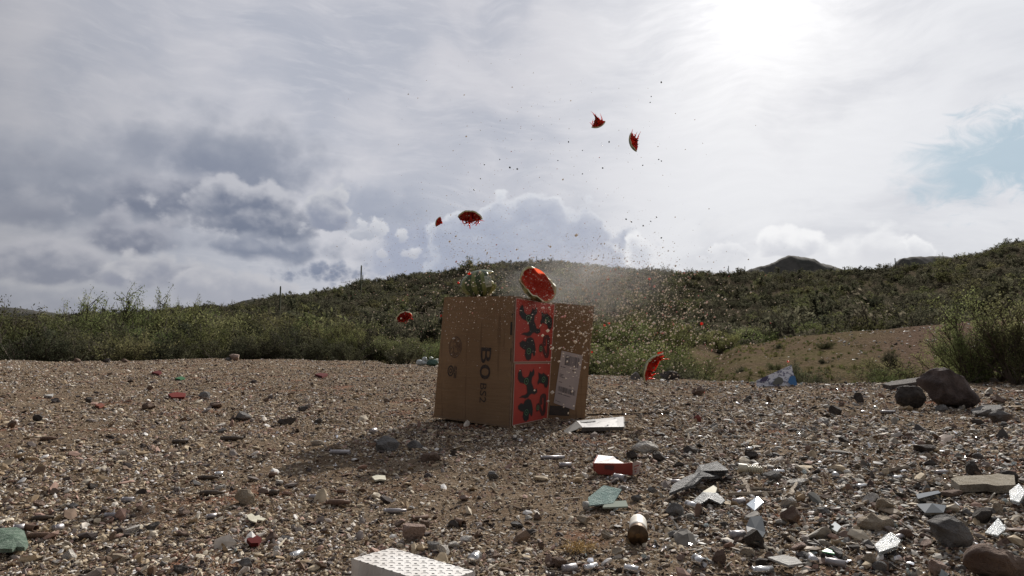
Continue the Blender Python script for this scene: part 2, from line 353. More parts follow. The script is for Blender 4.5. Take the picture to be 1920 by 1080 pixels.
def proto_mesh(name, V, Fc, mats, smooth=False, midx=None):
    me = bpy.data.meshes.new(name); me.from_pydata(V.tolist() if isinstance(V, np.ndarray) else V, [], Fc)
    for mm in (mats if isinstance(mats, (list, tuple)) else [mats]): me.materials.append(mm)
    if midx is not None: me.polygons.foreach_set('material_index', np.array(midx, dtype=np.int32))
    if smooth: me.polygons.foreach_set('use_smooth', np.ones(len(me.polygons), dtype=bool))
    me.update(); return me
def scatter(name, pts, scale, rot, idx, meshes, label=None, cat=None):
    me = bpy.data.meshes.new(name); me.from_pydata(pts.tolist(), [], [])
    for nm, ty, dat in (('sc', 'FLOAT_VECTOR', scale), ('ro', 'FLOAT_VECTOR', rot)):
        a = me.attributes.new(nm, ty, 'POINT'); a.data.foreach_set('vector', dat.astype(np.float32).ravel())
    a = me.attributes.new('pid', 'INT', 'POINT'); a.data.foreach_set('value', idx.astype(np.int32))
    o = link(bpy.data.objects.new(name, me)); col_ = bpy.data.collections.new(name + '_shapes')
    for i, m in enumerate(meshes): col_.objects.link(bpy.data.objects.new('shape_%02d_%s' % (i, name), m))
    g = bpy.data.node_groups.new(name, 'GeometryNodeTree')
    g.interface.new_socket('Geometry', in_out='INPUT', socket_type='NodeSocketGeometry'); g.interface.new_socket('Geometry', in_out='OUTPUT', socket_type='NodeSocketGeometry')
    N = g.nodes; L = g.links; gi = N.new('NodeGroupInput'); go = N.new('NodeGroupOutput'); ip = N.new('GeometryNodeInstanceOnPoints'); ci = N.new('GeometryNodeCollectionInfo')
    ci.inputs['Collection'].default_value = col_; ci.inputs['Separate Children'].default_value = True; ci.inputs['Reset Children'].default_value = True
    L.new(gi.outputs[0], ip.inputs['Points']); L.new(ci.outputs[0], ip.inputs['Instance']); ip.inputs['Pick Instance'].default_value = True
    for nm, ty, sk in (('sc', 'FLOAT_VECTOR', 'Scale'), ('ro', 'FLOAT_VECTOR', 'Rotation'), ('pid', 'INT', 'Instance Index')):
        na = N.new('GeometryNodeInputNamedAttribute'); na.data_type = ty; na.inputs['Name'].default_value = nm; L.new(na.outputs[0], ip.inputs[sk])
    L.new(ip.outputs[0], go.inputs[0]); mod = o.modifiers.new('scatter', 'NODES'); mod.node_group = g
    return tag(o, label, cat, kind='stuff')

RAMP_B = [(0, (.34, .25, .155)), (.16, (.48, .39, .27)), (.30, (.165, .11, .075)), (.42, (.60, .525, .41)), (.54, (.065, .05, .045)), (.64, (.36, .235, .185)), (.74, (.27, .23, .205)), (.84, (.68, .62, .54)), (.91, (.09, .07, .062)), (.965, (.82, .79, .75))]
RAMP_G = [(0, (.19, .17, .145)), (.14, (.33, .30, .25)), (.26, (.07, .062, .056)), (.40, (.26, .20, .14)), (.52, (.13, .12, .11)), (.62, (.40, .37, .32)), (.70, (.20, .13, .095)), (.82, (.10, .095, .08)), (.90, (.27, .245, .20)), (.95, (.60, .58, .54))]
M_GRAV = pmat('brown_gravel', (.3, .2, .1), ramp=RAMP_B, scale=.8, rough=.85, spec=.3)
M_RUB = pmat('grey_rubble', (.3, .3, .3), ramp=RAMP_G, scale=.8, rough=.7, spec=.45)
M_SHINE = pmat('shiny_scrap', (.82, .82, .84), rough=.22, metal=.9)
M_GLASSB = pmat('glass_bits', (.62, .72, .70), rough=.12, spec=.8, trans=.55)
PEB = [proto_mesh('pebble', *stone_verts(i, 1, (1, rnd.uniform(.5, .9), rnd.uniform(.25, .55)), 6, .12, .42), M_GRAV) for i in range(8)] + \
      [proto_mesh('chip', *stone_verts(40 + i, 1, (1, rnd.uniform(.35, .7), rnd.uniform(.12, .28)), 8, .08), M_GRAV) for i in range(5)]
RUB = [proto_mesh('rubble', *stone_verts(70 + i, 2, (1, rnd.uniform(.55, .9), rnd.uniform(.3, .7)), 9, .04, .40), M_RUB) for i in range(6)] + \
      [proto_mesh('flake', *stone_verts(90 + i, 1, (1, rnd.uniform(.3, .75), rnd.uniform(.07, .2)), 6, .06, .45), M_RUB) for i in range(12)]
M_SPL = pmat('weathered_wood', (.3, .2, .1), ramp=[(0, (.30, .24, .17)), (.3, (.14, .10, .075)), (.55, (.42, .36, .27)), (.8, (.07, .05, .04))], scale=20, rough=.9)
SHI = [proto_mesh('scrap', *stone_verts(120 + i, 1, (1, rnd.uniform(.4, .9), rnd.uniform(.05, .3)), 9, .02, .5), [M_SHINE, M_GLASSB][i % 2]) for i in range(6)]
SPL = [proto_mesh('splinter', *stone_verts(150 + i, 1, (1, rnd.uniform(.07, .13), rnd.uniform(.04, .08)), 6, .1), M_SPL) for i in range(5)]
def sample_fan(n, r0, r1, a0=-.78, a1=.78, power=0.):
    a = rng.uniform(a0, a1, n); u = rng.random(n)
    r = r0 * (r1 / r0) ** u if power == 0 else (r0 ** power + u * (r1 ** power - r0 ** power)) ** (1 / power)
    return r, a
def inside_pad(r, a): return r < np.interp(a, CA, [c[1][1][0] for c in COLS]) * 1.02
def lay(n, r0, r1, size, meshes, name, label, cat, weight=None, tilt=.5, sink=.2, power=0., pad=True, a0=-.78, a1=.78):
    r, a = sample_fan(n, r0, r1, a0, a1, power); x = np.sin(a) * r; y = np.cos(a) * r
    k = inside_pad(r, a) if pad else np.ones(n, bool)
    if weight is not None: k &= rng.random(n) < weight(x, y, r, a)
    x, y, r = x[k], y[k], r[k]; z = terrain(x, y); s = size(r) * np.exp(rng.normal(0, .5, len(r)))
    s = np.minimum(s, size(r) * 3.4)
    sc3 = np.stack([s, s, s], 1); z = z + s * sink
    rot = np.stack([rng.normal(0, tilt, len(r)), rng.normal(0, tilt, len(r)), rng.uniform(0, 6.28, len(r))], 1)
    return scatter(name, np.stack([x, y, z], 1), sc3, rot, rng.integers(0, len(meshes), len(r)), meshes, label, cat)
rightness = lambda x, y, r, a: np.clip((x / np.maximum(y, .1) - .08 + .25 * fbm(x * 1.3, y * 1.3, 3)) / .35, 0, 1)
fsz = lambda a, b: (lambda r: a * np.power(np.maximum(r, 1), b))
patch = lambda x, y, r, a: np.clip(.72 + 2.2 * fbm(x * 2.3, y * 2.3, 4), .3, 1)
lay(380000, .85, 22, fsz(.0025, .54), PEB, 'gravel', 'tan and brown gravel covering the clearing', 'gravel', weight=patch)
lay(11000, .85, 22, fsz(.0068, .36), PEB, 'gravel', 'coarser brown pebbles lying over the fine gravel', 'gravel', weight=patch)
lay(52000, .85, 9, fsz(.0038, .5), RUB[4:], 'rubble', 'grey broken stone rubble on the right of the clearing', 'rubble', weight=lambda x, y, r, a: rightness(x, y, r, a) * patch(x, y, r, a) * np.clip(1.35 - r / 5, .35, 1), a0=-.1, a1=.78)
lay(3600, .9, 16, fsz(.0082, .36), RUB, 'broken_stone', 'larger broken grey stone lying over the rubble', 'rubble', weight=lambda x, y, r, a: rightness(x, y, r, a) ** 1.5 * patch(x, y, r, a), a0=-.1, a1=.78)
lay(2600, .9, 14, fsz(.0125, .3), SPL, 'splinters', 'wood splinters and twigs mixed in the gravel', 'splinters', weight=lambda x, y, r, a: .12 + .5 * rightness(x, y, r, a), tilt=.12, sink=.08)
lay(7000, .9, 16, fsz(.0036, .35), SHI, 'scrap_bits', 'tiny glinting bits of metal and glass in the gravel', 'scrap', weight=lambda x, y, r, a: .05 + .6 * rightness(x, y, r, a), tilt=.6, sink=.5)

# ------------------------------------------------------------------ plants
LEAF_BRIGHT = leaf_mat('leaves_bright', (.14, .165, .066), (.215, .23, .10))
LEAF_OLIVE = leaf_mat('leaves_olive', (.10, .108, .05), (.175, .172, .084))
LEAF_DARK = leaf_mat('leaves_dark', (.058, .063, .042), (.108, .108, .064))
LEAF_SCRUB = leaf_mat('leaves_scrub', (.082, .082, .056), (.155, .145, .10), tr=.4)
BARK = pmat('bark', (.10, .075, .055), (.055, .042, .034), 12, .9)
def tube(pts, r0, r1, n=4):
    V = []; Fc = []; pts = [Vector(p) for p in pts]
    for i, p in enumerate(pts):
        t = (pts[min(i + 1, len(pts) - 1)] - pts[max(i - 1, 0)]).normalized(); a = t.orthogonal().normalized(); b = t.cross(a)
        r = r0 + (r1 - r0) * i / (len(pts) - 1)
        for k in range(n): th = 2 * math.pi * k / n; V.append(p + (a * math.cos(th) + b * math.sin(th)) * r)
    for i in range(len(pts) - 1):
        for k in range(n): Fc.append((i * n + k, i * n + (k + 1) % n, (i + 1) * n + (k + 1) % n, (i + 1) * n + k))
    Fc.append(tuple(range(n))[::-1]); Fc.append(tuple(range((len(pts) - 1) * n, len(pts) * n)))
    return V, Fc
def join(parts):
    V = []; Fc = []
    for v, f in parts:
        o = len(V); V += [tuple(x) for x in v]; Fc += [tuple(i + o for i in q) for q in f]
    return V, Fc
def shrub_data(seed, w=1., h=1., stems=12, twigs=9, leaves=3200, leaf=.03, lean=.9, airy=.12, trunk=0.):
    """stems fan out from the ground, twigs leave them, leaves sit round the twigs; size w wide and h tall"""
    g = np.random.default_rng(seed); tubes = []; seg = []
    for k in range(stems):
        a = g.uniform(0, 6.28); tilt = lean * math.sqrt(g.random()); L = g.uniform(.7, 1.)
        d = np.array([math.cos(a) * math.sin(tilt), math.sin(a) * math.sin(tilt), math.cos(tilt)])
        p = np.array([g.normal(0, .04), g.normal(0, .04), trunk * .0]); pts = [p.copy()]; n = 6
        for i in range(n):
            d = d + g.normal(0, .13, 3) + np.array([0, 0, .05]); d /= np.linalg.norm(d); p = p + d * L / n; pts.append(p.copy())
        tubes.append((pts, .016, .004)); 
        for q in range(twigs):
            t = g.uniform(.25, 1.); i = min(int(t * n), n - 1); o = pts[i] + (pts[i + 1] - pts[i]) * (t * n - i)
            dd = d * .8 + g.normal(0, .75, 3) + np.array([0, 0, .25]); dd /= np.linalg.norm(dd); l = g.uniform(.12, .34)
            e = o + dd * l; seg.append((o, e)); tubes.append(([o, (o + e) / 2 + g.normal(0, .015, 3), e], .005, .002))
    S = np.array([s[0] for s in seg]); E = np.array([s[1] for s in seg]); wq = g.random(len(seg)) ** 2 + .04; i = g.choice(len(seg), leaves, p=wq / wq.sum()); t = g.random(leaves)[:, None] ** .7
    wgt = g.normal(0, .018 + airy * .14, (leaves, 3)); C = S[i] * (1 - t) + E[i] * t + wgt
    C[:, 2] = np.maximum(C[:, 2], .02)
    ext = np.array([w / 2 / np.percentile(np.abs(C[:, :2]), 97), w / 2 / np.percentile(np.abs(C[:, :2]), 97), h / np.percentile(C[:, 2], 99.5)])
    C = C * ext; n1 = g.normal(size=(leaves, 3)); n1 /= np.linalg.norm(n1, axis=1)[:, None]; n2 = np.cross(n1, g.normal(size=(leaves, 3))); n2 /= np.linalg.norm(n2, axis=1)[:, None]
    s = (leaf * g.uniform(.6, 1.5, leaves))[:, None]; a_, b_ = n1 * s, n2 * s * .45
    LV = np.stack([C - a_, C + b_, C + a_, C - b_], 1).reshape(-1, 3); LF = [(4 * k, 4 * k + 1, 4 * k + 2, 4 * k + 3) for k in range(leaves)]
    TV = []; TF = []
    sz = (w + h) / 2
    for pts, r0, r1 in tubes:
        v, f = tube([Vector(p * ext) for p in pts], r0 * sz, r1 * sz, 3); o = len(TV); TV += [tuple(x) for x in v]; TF += [tuple(j + o for j in q) for q in f]
    return LV, LF, TV, TF
def shrub(name, lm, seed, **kw):
    LV, LF, TV, TF = shrub_data(seed, **kw); root = empty(name)
    mesh_obj('foliage', LV, LF, lm, root); mesh_obj('stems', TV, TF, BARK, root); return root
ORD = ['first', 'second', 'third', 'fourth', 'fifth', 'sixth', 'seventh', 'eighth', 'ninth', 'tenth', 'eleventh', 'twelfth', 'thirteenth', 'fourteenth', 'fifteenth', 'sixteenth', 'seventeenth', 'eighteenth', 'nineteenth', 'twentieth']
def ordn(i, n):
    if i == 0: return 'leftmost'
    if i == n - 1: return 'rightmost'
    if i < 20: return ORD[i] + ' from left'
    if n - 1 - i < 20: return ORD[n - 1 - i] + ' from right'
    t = ['twentieth', 'thirtieth', 'fortieth', 'fiftieth', 'sixtieth', 'seventieth', 'eightieth', 'ninetieth']; tens = (i + 1) // 10; u = (i + 1) % 10
    w = ['', '', 'twenty', 'thirty', 'forty', 'fifty', 'sixty', 'seventy', 'eighty', 'ninety']
    return (t[tens - 2] if u == 0 else w[tens] + '-' + ORD[u - 1]) + ' from left'

# row beyond the clearing on the left (column, crown top row, distance, kind, width factor)
PROT = dict(
    green=lambda: shrub('desert_bush', LEAF_OLIVE, 3, w=1.5, h=1., stems=18, twigs=12, leaves=7000, leaf=.022, lean=1.1, airy=.2),
    dark=lambda: shrub('desert_bush', LEAF_DARK, 5, w=1.35, h=1., stems=18, twigs=12, leaves=7000, leaf=.02, lean=1.1, airy=.2),
    bright=lambda: shrub('desert_bush', LEAF_BRIGHT, 9, w=1.3, h=1., stems=16, twigs=12, leaves=7000, leaf=.018, lean=1.0, airy=.2),
    airy=lambda: shrub('desert_tree', LEAF_BRIGHT, 14, w=1.3, h=1., stems=16, twigs=18, leaves=9000, leaf=.0125, lean=.85, airy=.07))
_pr = {}
def plant(kind, loc, h, wf=1., rz=None):
    if kind not in _pr: o = PROT[kind](); _pr[kind] = o
    else: o = copy_tree(_pr[kind])
    o.location = loc; o.rotation_euler = (0, 0, rnd.uniform(0, 6.28) if rz is None else rz); o.scale = (h * wf, h * wf, h); return o
DESC = dict(green=('olive green bush', 'bush'), dark=('dark green bush', 'bush'), bright=('fresh green bush', 'bush'), airy=('thin airy tree with bare twigs', 'tree'))
def plant_list(rows, where, group, tall='tall '):
    made = []
    for px, top, r, kind, wf in rows:
        p = gnd_far(px, r); h = CH + slope(px, top) * r - p.z; made.append((px, kind, plant(kind, p + Vector((0, 0, -.05)), h + .05, wf)))
    for kind in DESC:
        L_ = sorted([m for m in made if m[1] == kind], key=lambda m: m[0])
        for i, (px, k, o) in enumerate(L_):
            d, c = DESC[k]; lab = f"{d} {where}" + (f", {ordn(i, len(L_))}" if len(L_) > 1 else '')
            tag(o, lab, c, group)
row = [(-40, 585, 30, 'green', 1.1), (10, 578, 31, 'dark', .8), (45, 590, 29, 'green', 1), (95, 600, 30, 'bright', 1), (130, 596, 33, 'green', 1), (148, 556, 33, 'airy', .5), (200, 546, 31, 'airy', .9), (185, 600, 28, 'dark', 1), (240, 600, 32, 'green', 1),
       (262, 606, 28, 'bright', .9), (300, 553, 32, 'airy', .7), (345, 566, 33, 'airy', .6), (318, 592, 29, 'dark', 1), (345, 570, 33, 'bright', .75), (365, 592, 30, 'green', 1), (400, 585, 34, 'green', 1), (395, 612, 27, 'bright', 1), (440, 592, 31, 'dark', 1), (470, 604, 27, 'green', 1), (510, 596, 32, 'green', 1.1), (540, 612, 27, 'dark', 1),
       (575, 602, 31, 'bright', 1), (610, 605, 29, 'green', 1.1), (640, 612, 27, 'bright', .9), (672, 610, 30, 'green', 1), (700, 628, 26, 'dark', 1), (-90, 600, 30, 'dark', 1), (60, 612, 25, 'dark', 1.2), (140, 622, 25, 'dark', 1.2), (225, 618, 25, 'green', 1.2), (330, 622, 25, 'dark', 1.2), (430, 620, 25, 'dark', 1.2), (500, 625, 25, 'dark', 1.1), (590, 628, 25, 'dark', 1.2), (655, 632, 24, 'dark', 1.1), (20, 606, 33, 'green', 1.3), (280, 585, 36, 'green', 1.2), (470, 580, 38, 'green', 1.2), (560, 588, 38, 'dark', 1.2), (650, 592, 38, 'green', 1.2)]
row = [(px, top + (rnd.uniform(-7, 12) if k != 'airy' else 0), r, k, wf * .88) for px, top, r, k, wf in row]
plant_list(row, 'in the row beyond left clearing', 'bushes in the row beyond the left clearing')
mid = [(760, 645, 24, 'dark', 1.1), (735, 632, 26, 'green', 1), (790, 634, 28, 'green', 1), (820, 640, 24, 'bright', 1), (1125, 606, 22, 'bright', 1), (1150, 585, 27, 'green', 1.1), (1185, 600, 22, 'bright', 1), (1222, 596, 25, 'green', 1), (1262, 606, 22, 'bright', 1), (1205, 632, 16, 'dark', 1), (1240, 640, 14, 'bright', .9), (1150, 640, 15, 'bright', 1.1), (1120, 655, 12, 'green', 1.1), (1180, 668, 10.5, 'bright', 1.2), (1225, 672, 10, 'green', 1.2), (1285, 660, 9.6, 'bright', .9), (1268, 684, 8.5, 'dark', 1), (1300, 672, 10.5, 'green', .8),
       (1300, 628, 34, 'green', 1.2), (1345, 620, 38, 'bright', 1.2), (1400, 616, 42, 'bright', 1.2), (1440, 612, 45, 'green', 1.2), (1480, 604, 45, 'bright', 1.3), (1530, 606, 44, 'bright', 1.3), (1580, 602, 46, 'green', 1.3), (1635, 598, 44, 'bright', 1.3), (1690, 592, 48, 'green', 1.2), (1760, 585, 46, 'dark', 1.2)]
plant_list(mid, 'in the dip behind the carton', 'bushes in the dip behind the carton')
near = [(1385, 686, 9.2, 'dark', .8), (1500, 680, 7.2, 'dark', .85), (1450, 680, 9.5, 'green', 1.), (1525, 703, 6.9, 'dark', .9), (1665, 672, 7.8, 'green', .95), (1645, 690, 7.2, 'bright', 1.1), (1672, 655, 9.5, 'dark', .6), (1545, 640, 13.5, 'green', 1.2), (1460, 644, 14.5, 'dark', 1.), (1545, 672, 10.5, 'dark', 1.), (1775, 672, 9.5, 'dark', .8), (1770, 620, 8.4, 'airy', .6)]
plant_list(near, 'on the bank at right', 'small bushes on the bank at right')
# big bush at the right edge
BIG = [(1858, 548, 7.8, 1.0, 21), (1945, 528, 7.4, .95, 22), (1812, 610, 7.2, 1.0, 23), (1905, 585, 6.9, 1.0, 24)]
for i, (px, top, r, wf, sd) in enumerate(BIG):
    p = gnd_far(px, r); h = CH + slope(px, top) * r - p.z
    o = shrub('creosote_bush', [LEAF_BRIGHT, LEAF_OLIVE][i % 2], sd, w=wf * 1.0, h=1., stems=22, twigs=16, leaves=12000, leaf=.0105, lean=1.05, airy=.12)
    o.location = p - Vector((0, 0, .03)); o.scale = (h, h, h)
    tag(o, ['large leafy bush behind the two big rocks, left one of the tall pair', 'large leafy bush cut by the right edge of the view', 'low dark bush just behind the large rounded rock', 'dark bush in front of the tall pair at the right edge'][i], 'bush', 'large bushes at the right edge')

# hillside scrub: the nearest ones as things, the rest as one mass
def merged(seed, lm, w, h, leaves, leaf, stems=8):
    LV, LF, TV, TF = shrub_data(seed, w=w, h=h, stems=stems, twigs=6, leaves=leaves, leaf=leaf, lean=1.1, airy=.25)
    V = [tuple(v) for v in LV] + TV; Fc = LF + [tuple(j + len(LV) for j in q) for q in TF]
    return proto_mesh('scrub', V, Fc, [lm, BARK], midx=[0] * len(LF) + [1] * len(TF))
SCR = [merged(31, LEAF_SCRUB, 1.5, .9, 700, .055), merged(32, LEAF_DARK, 1.3, 1., 700, .055), merged(33, LEAF_OLIVE, 1.5, .9, 600, .055), merged(34, LEAF_SCRUB, 1.2, 1.1, 420, .045, 10), merged(35, LEAF_SCRUB, 1.9, .7, 700, .05)]
def hill_points(n, r0, r1, s0, s1):
    a = rng.uniform(-.82, .82, n); r = np.sqrt(rng.uniform(r0 ** 2, r1 ** 2, n)); x = np.sin(a) * r; y = np.cos(a) * r
    k = rng.random(n) < np.clip(.78 + 1.5 * fbm(x / 16, y / 16, 3), .3, 1); a, r, x, y = a[k], r[k], x[k], y[k]
    s = rng.uniform(s0, s1, len(r)) * np.exp(rng.normal(0, .22, len(r)))
    return a, r, x, y, terrain(x, y) - .04 * s, s
a, r, x, y, z, s = hill_points(330, 30, 75, .7, 1.5)
keep = np.argsort(-s / r)[:230]; keep = keep[np.argsort(a[keep])]
hp = []
kinds5 = ['grey green', 'dark', 'olive', 'twiggy grey', 'low spreading']
bandn = ['at the foot of the hill', 'partway up the hillside']
protos = []
for i, m in enumerate(SCR):
    root = empty('hillside_shrub'); LVo = m
    lf = [q for q in m.polygons if q.material_index == 0]; nl = len(lf) * 4
    co = np.empty(len(m.vertices) * 3); m.vertices.foreach_get('co', co); co = co.reshape(-1, 3)
    f1 = [tuple(q.vertices) for q in lf]; f2 = [tuple(v - nl for v in q.vertices) for q in m.polygons if q.material_index == 1]
    mesh_obj('foliage', co[:nl], f1, m.materials[0], root); mesh_obj('stems', co[nl:], f2, BARK, root); protos.append(root)
cnt = {}
for j in keep: b_ = 0 if r[j] < 55 else 1; k_ = int(j) % 5; cnt.setdefault((k_, b_), []).append(j)
used_p = set()
for (k_, b_), js in cnt.items():
    for i, j in enumerate(js):
        o = protos[k_] if k_ not in used_p else copy_tree(protos[k_]); used_p.add(k_)
        o.location = (x[j], y[j], z[j]); o.scale = (s[j],) * 3; o.rotation_euler = (0, 0, rnd.uniform(0, 6.28))
        tag(o, f"{kinds5[k_]} shrub {bandn[b_]}, {ordn(i, len(js))} of its kind", 'shrub', f"{kinds5[k_]} shrubs {bandn[b_]}")
a, r, x, y, z, s = hill_points(10500, 36, 235, .7, 2.0)
r3 = np.stack([rng.normal(0, .08, len(r)), rng.normal(0, .08, len(r)), rng.uniform(0, 6.28, len(r))], 1)
scatter('hillside_scrub', np.stack([x, y, z], 1), np.stack([s, s, s * rng.uniform(.7, 1.3, len(s))], 1), r3, rng.integers(0, 5, len(r)), SCR, 'dense desert scrub covering the far hillside', 'scrub')
# grass and weeds
def tuft(seed, n, h, mat):
    g = np.random.default_rng(seed); V = []; Fc = []
    for k in range(n):
        b = g.normal(0, .25, 2) * h; a_ = g.uniform(0, 6.28); d = np.array([math.cos(a_), math.sin(a_)]) * g.uniform(.1, .5) * h; t = h * g.uniform(.5, 1); wv = np.array([-d[1], d[0]]) / np.linalg.norm(d) * h * .035
        o = len(V); V += [(b[0] - wv[0], b[1] - wv[1], 0), (b[0] + wv[0], b[1] + wv[1], 0), (b[0] + d[0] * .5 + wv[0], b[1] + d[1] * .5 + wv[1], t * .6), (b[0] + d[0] * .5 - wv[0], b[1] + d[1] * .5 - wv[1], t * .6), (b[0] + d[0], b[1] + d[1], t)]
        Fc += [(o, o + 1, o + 2, o + 3), (o + 3, o + 2, o + 4)]
    return proto_mesh('tuft', V, Fc, mat)
GR = leaf_mat('grass', (.075, .09, .03), (.15, .135, .06)); GB = leaf_mat('weeds', (.06, .08, .025), (.10, .11, .04))
TU = [tuft(1, 26, .055, GR), tuft(2, 30, .045, GB), tuft(3, 22, .075, GR), tuft(4, 34, .05, GB)]
aa = rng.uniform(-.78, .78, 26000); rr = rng.uniform(4.6, 34, 26000); xx = np.sin(aa) * rr; yy = np.cos(aa) * rr
eg = np.interp(aa, CA, [c[1][1][0] for c in COLS])
kk = (rr > eg * 1.0 + .1) & (rng.random(26000) < np.clip(.25 + 2.5 * fbm(xx / 2, yy / 2, 3), .03, 1) * np.clip(1.25 - np.clip((aa - az(1480)) / .14, 0, 1) * 1.15, .1, 1))
xx, yy = xx[kk], yy[kk]; n_ = len(xx); s_ = rng.uniform(.5, 1.5, n_)
scatter('grass', np.stack([xx, yy, terrain(xx, yy)], 1), np.stack([s_, s_, s_ * .8], 1), np.stack([np.zeros(n_), np.zeros(n_), rng.uniform(0, 6.28, n_)], 1), rng.integers(0, 4, n_), TU, 'low green and dry grass beyond the clearing', 'grass')
# litter and pale stones strewn over the bank
M_PALE = pmat('pale_litter', (.62, .60, .56), rough=.7, rand=.35)
LIT = [proto_mesh('litter', *stone_verts(200 + i, 1, (1, rnd.uniform(.4, .9), rnd.uniform(.1, .4)), 8, .05), [M_PALE, M_RUB, M_GRAV][i % 3]) for i in range(9)]
aa = rng.uniform(az(1330), .78, 9000); rr = rng.uniform(6, 21, 9000); xx = np.sin(aa) * rr; yy = np.cos(aa) * rr
kk = rng.random(9000) < np.clip((aa - az(1400)) / .25, .08, 1) * np.clip(.4 + 2.5 * fbm(xx, yy, 3), .1, 1) * np.clip((rr - 5) / 12, .1, 1)
xx, yy = xx[kk], yy[kk]; n_ = len(xx); s_ = .017 * np.exp(rng.normal(0, .55, n_))
scatter('bank_litter', np.stack([xx, yy, terrain(xx, yy) + s_ * .3], 1), np.stack([s_] * 3, 1), np.stack([rng.normal(0, .4, n_), rng.normal(0, .4, n_), rng.uniform(0, 6.28, n_)], 1), rng.integers(0, 9, n_), LIT, 'pale litter and stones strewn over the bank', 'litter')
# saguaros on the skyline
M_CACT = pmat('cactus_skin', (.06, .075, .04), (.09, .10, .06), 6, .9)
def saguaro(px, top, r, arms, label):
    p = gnd_far(px, r); h = CH + slope(px, top) * r - p.z + .3; root = empty('saguaro_cactus', p - Vector((0, 0, .3)))
    def rib(pts, rad, n=12):
        V = []; Fc = []; m = len(pts); pts = [Vector(q) for q in pts]
        for i, q in enumerate(pts):
            t = (pts[min(i + 1, m - 1)] - pts[max(i - 1, 0)]).normalized(); a_ = t.orthogonal().normalized(); b_ = t.cross(a_)
            rr_ = rad * (1 - .0 * i) * (1 if i < m - 2 else (.8 if i == m - 2 else .25))
            for k in range(n): th = 6.2832 * k / n; f = rr_ * (1 if k % 2 else .84); V.append(q + (a_ * math.cos(th) + b_ * math.sin(th)) * f)
        for i in range(m - 1):
            for k in range(n): Fc.append((i * n + k, i * n + (k + 1) % n, (i + 1) * n + (k + 1) % n, (i + 1) * n + k))
        Fc.append(tuple(range((m - 1) * n, m * n))); return V, Fc
    rad = .014 * h + .055
    V, Fc = rib([(0, 0, h * t) for t in (0, .2, .4, .6, .8, .93, .98, 1)], rad); mesh_obj('trunk', V, Fc, M_CACT, root, True)
    for sgn, z0, l in arms:
        V, Fc = rib([(0, 0, h * z0), (sgn * rad * 1.6, 0, h * z0), (sgn * rad * 2.4, 0, h * (z0 + .06)), (sgn * rad * 2.5, 0, h * (z0 + l * .6)), (sgn * rad * 2.5, 0, h * (z0 + l * .95)), (sgn * rad * 2.5, 0, h * (z0 + l))], rad * .7)
        mesh_obj('arm', V, Fc, M_CACT, root, True)
    tag(root, label, 'cactus', 'saguaro cacti on the skyline')
saguaro(674, 497, 150, [(1, .45, .25)], 'tall saguaro cactus on the left shoulder of the ridge')
saguaro(522, 536, 120, [], 'small single stemmed saguaro on the left slope skyline')
saguaro(265, 575, 60, [], 'dark saguaro column among the bushes at far left')
saguaro(1007, 480, 190, [], 'thin saguaro on the ridge directly above the melon half')
saguaro(1371, 498, 190, [(-1, .5, .3)], 'small saguaro left of the rounded distant butte, nearer the butte')
saguaro(1402, 499, 190, [], 'single small saguaro close to the left foot of the butte')
saguaro(1591, 499, 190, [], 'small saguaro just right of the rounded distant butte')
saguaro(1688, 483, 190, [(1, .5, .3)], 'saguaro standing in front of the flat topped hill')

# ------------------------------------------------------------------ the carton
CARD = bpy.data.materials.new('cardboard'); CARD.use_nodes = True
_b = NB(CARD.node_tree); _p = _b.n['Principled BSDF']; _P = _b.new('ShaderNodeTexCoord').outputs['Object']
_c = _b.mix(_b.step(_b.noise(_P, 4., 5., .6), .3, .7), (.235, .150, .086), (.29, .19, .112))
_c = _b.mix(_b.m('MULTIPLY', _b.step(_b.noise(_b.v('MULTIPLY', _P, (1, 1, 14)), 6., 4., .6), .5, .75), .25), _c, (.155, .098, .062))
_c = _b.mix(_b.step(_b.noise(_P, 150., 2., .6), .62, .7, 0., .35), _c, (.13, .085, .055))
_c = _b.mix(_b.step(_b.noise(_b.v('MULTIPLY', _P, (14, 14, 1.3)), 1.6, 4., .6), .60, .68, 0., .45), _c, (.12, .075, .048)); _c = _b.mix(_b.step(_b.noise(_P, 22., 5., .7), .62, .72, 0., .4), _c, (.36, .27, .19))
_b.put(_p.inputs['Base Color'], _c); _p.inputs['Roughness'].default_value = .85; _p.inputs['Specular IOR Level'].default_value = .25
_bn = _b.new('ShaderNodeBump'); _bn.inputs['Strength'].default_value = .35; _bn.inputs['Distance'].default_value = .004
_b.put(_bn.inputs['Height'], _b.noise(_b.v('MULTIPLY', _P, (1, 1, 10)), 9., 4., .5)); _b.l.new(_bn.outputs[0], _p.inputs['Normal'])
CARD_EDGE = pmat('cardboard_edge', (.26, .18, .12), (.18, .12, .08), 60, .9)
INK = pmat('box_ink', (.035, .026, .024), (.06, .045, .038), 60, .8)
INK_FAINT = pmat('faint_ink', (.105, .068, .05), (.145, .09, .062), 50, .85)

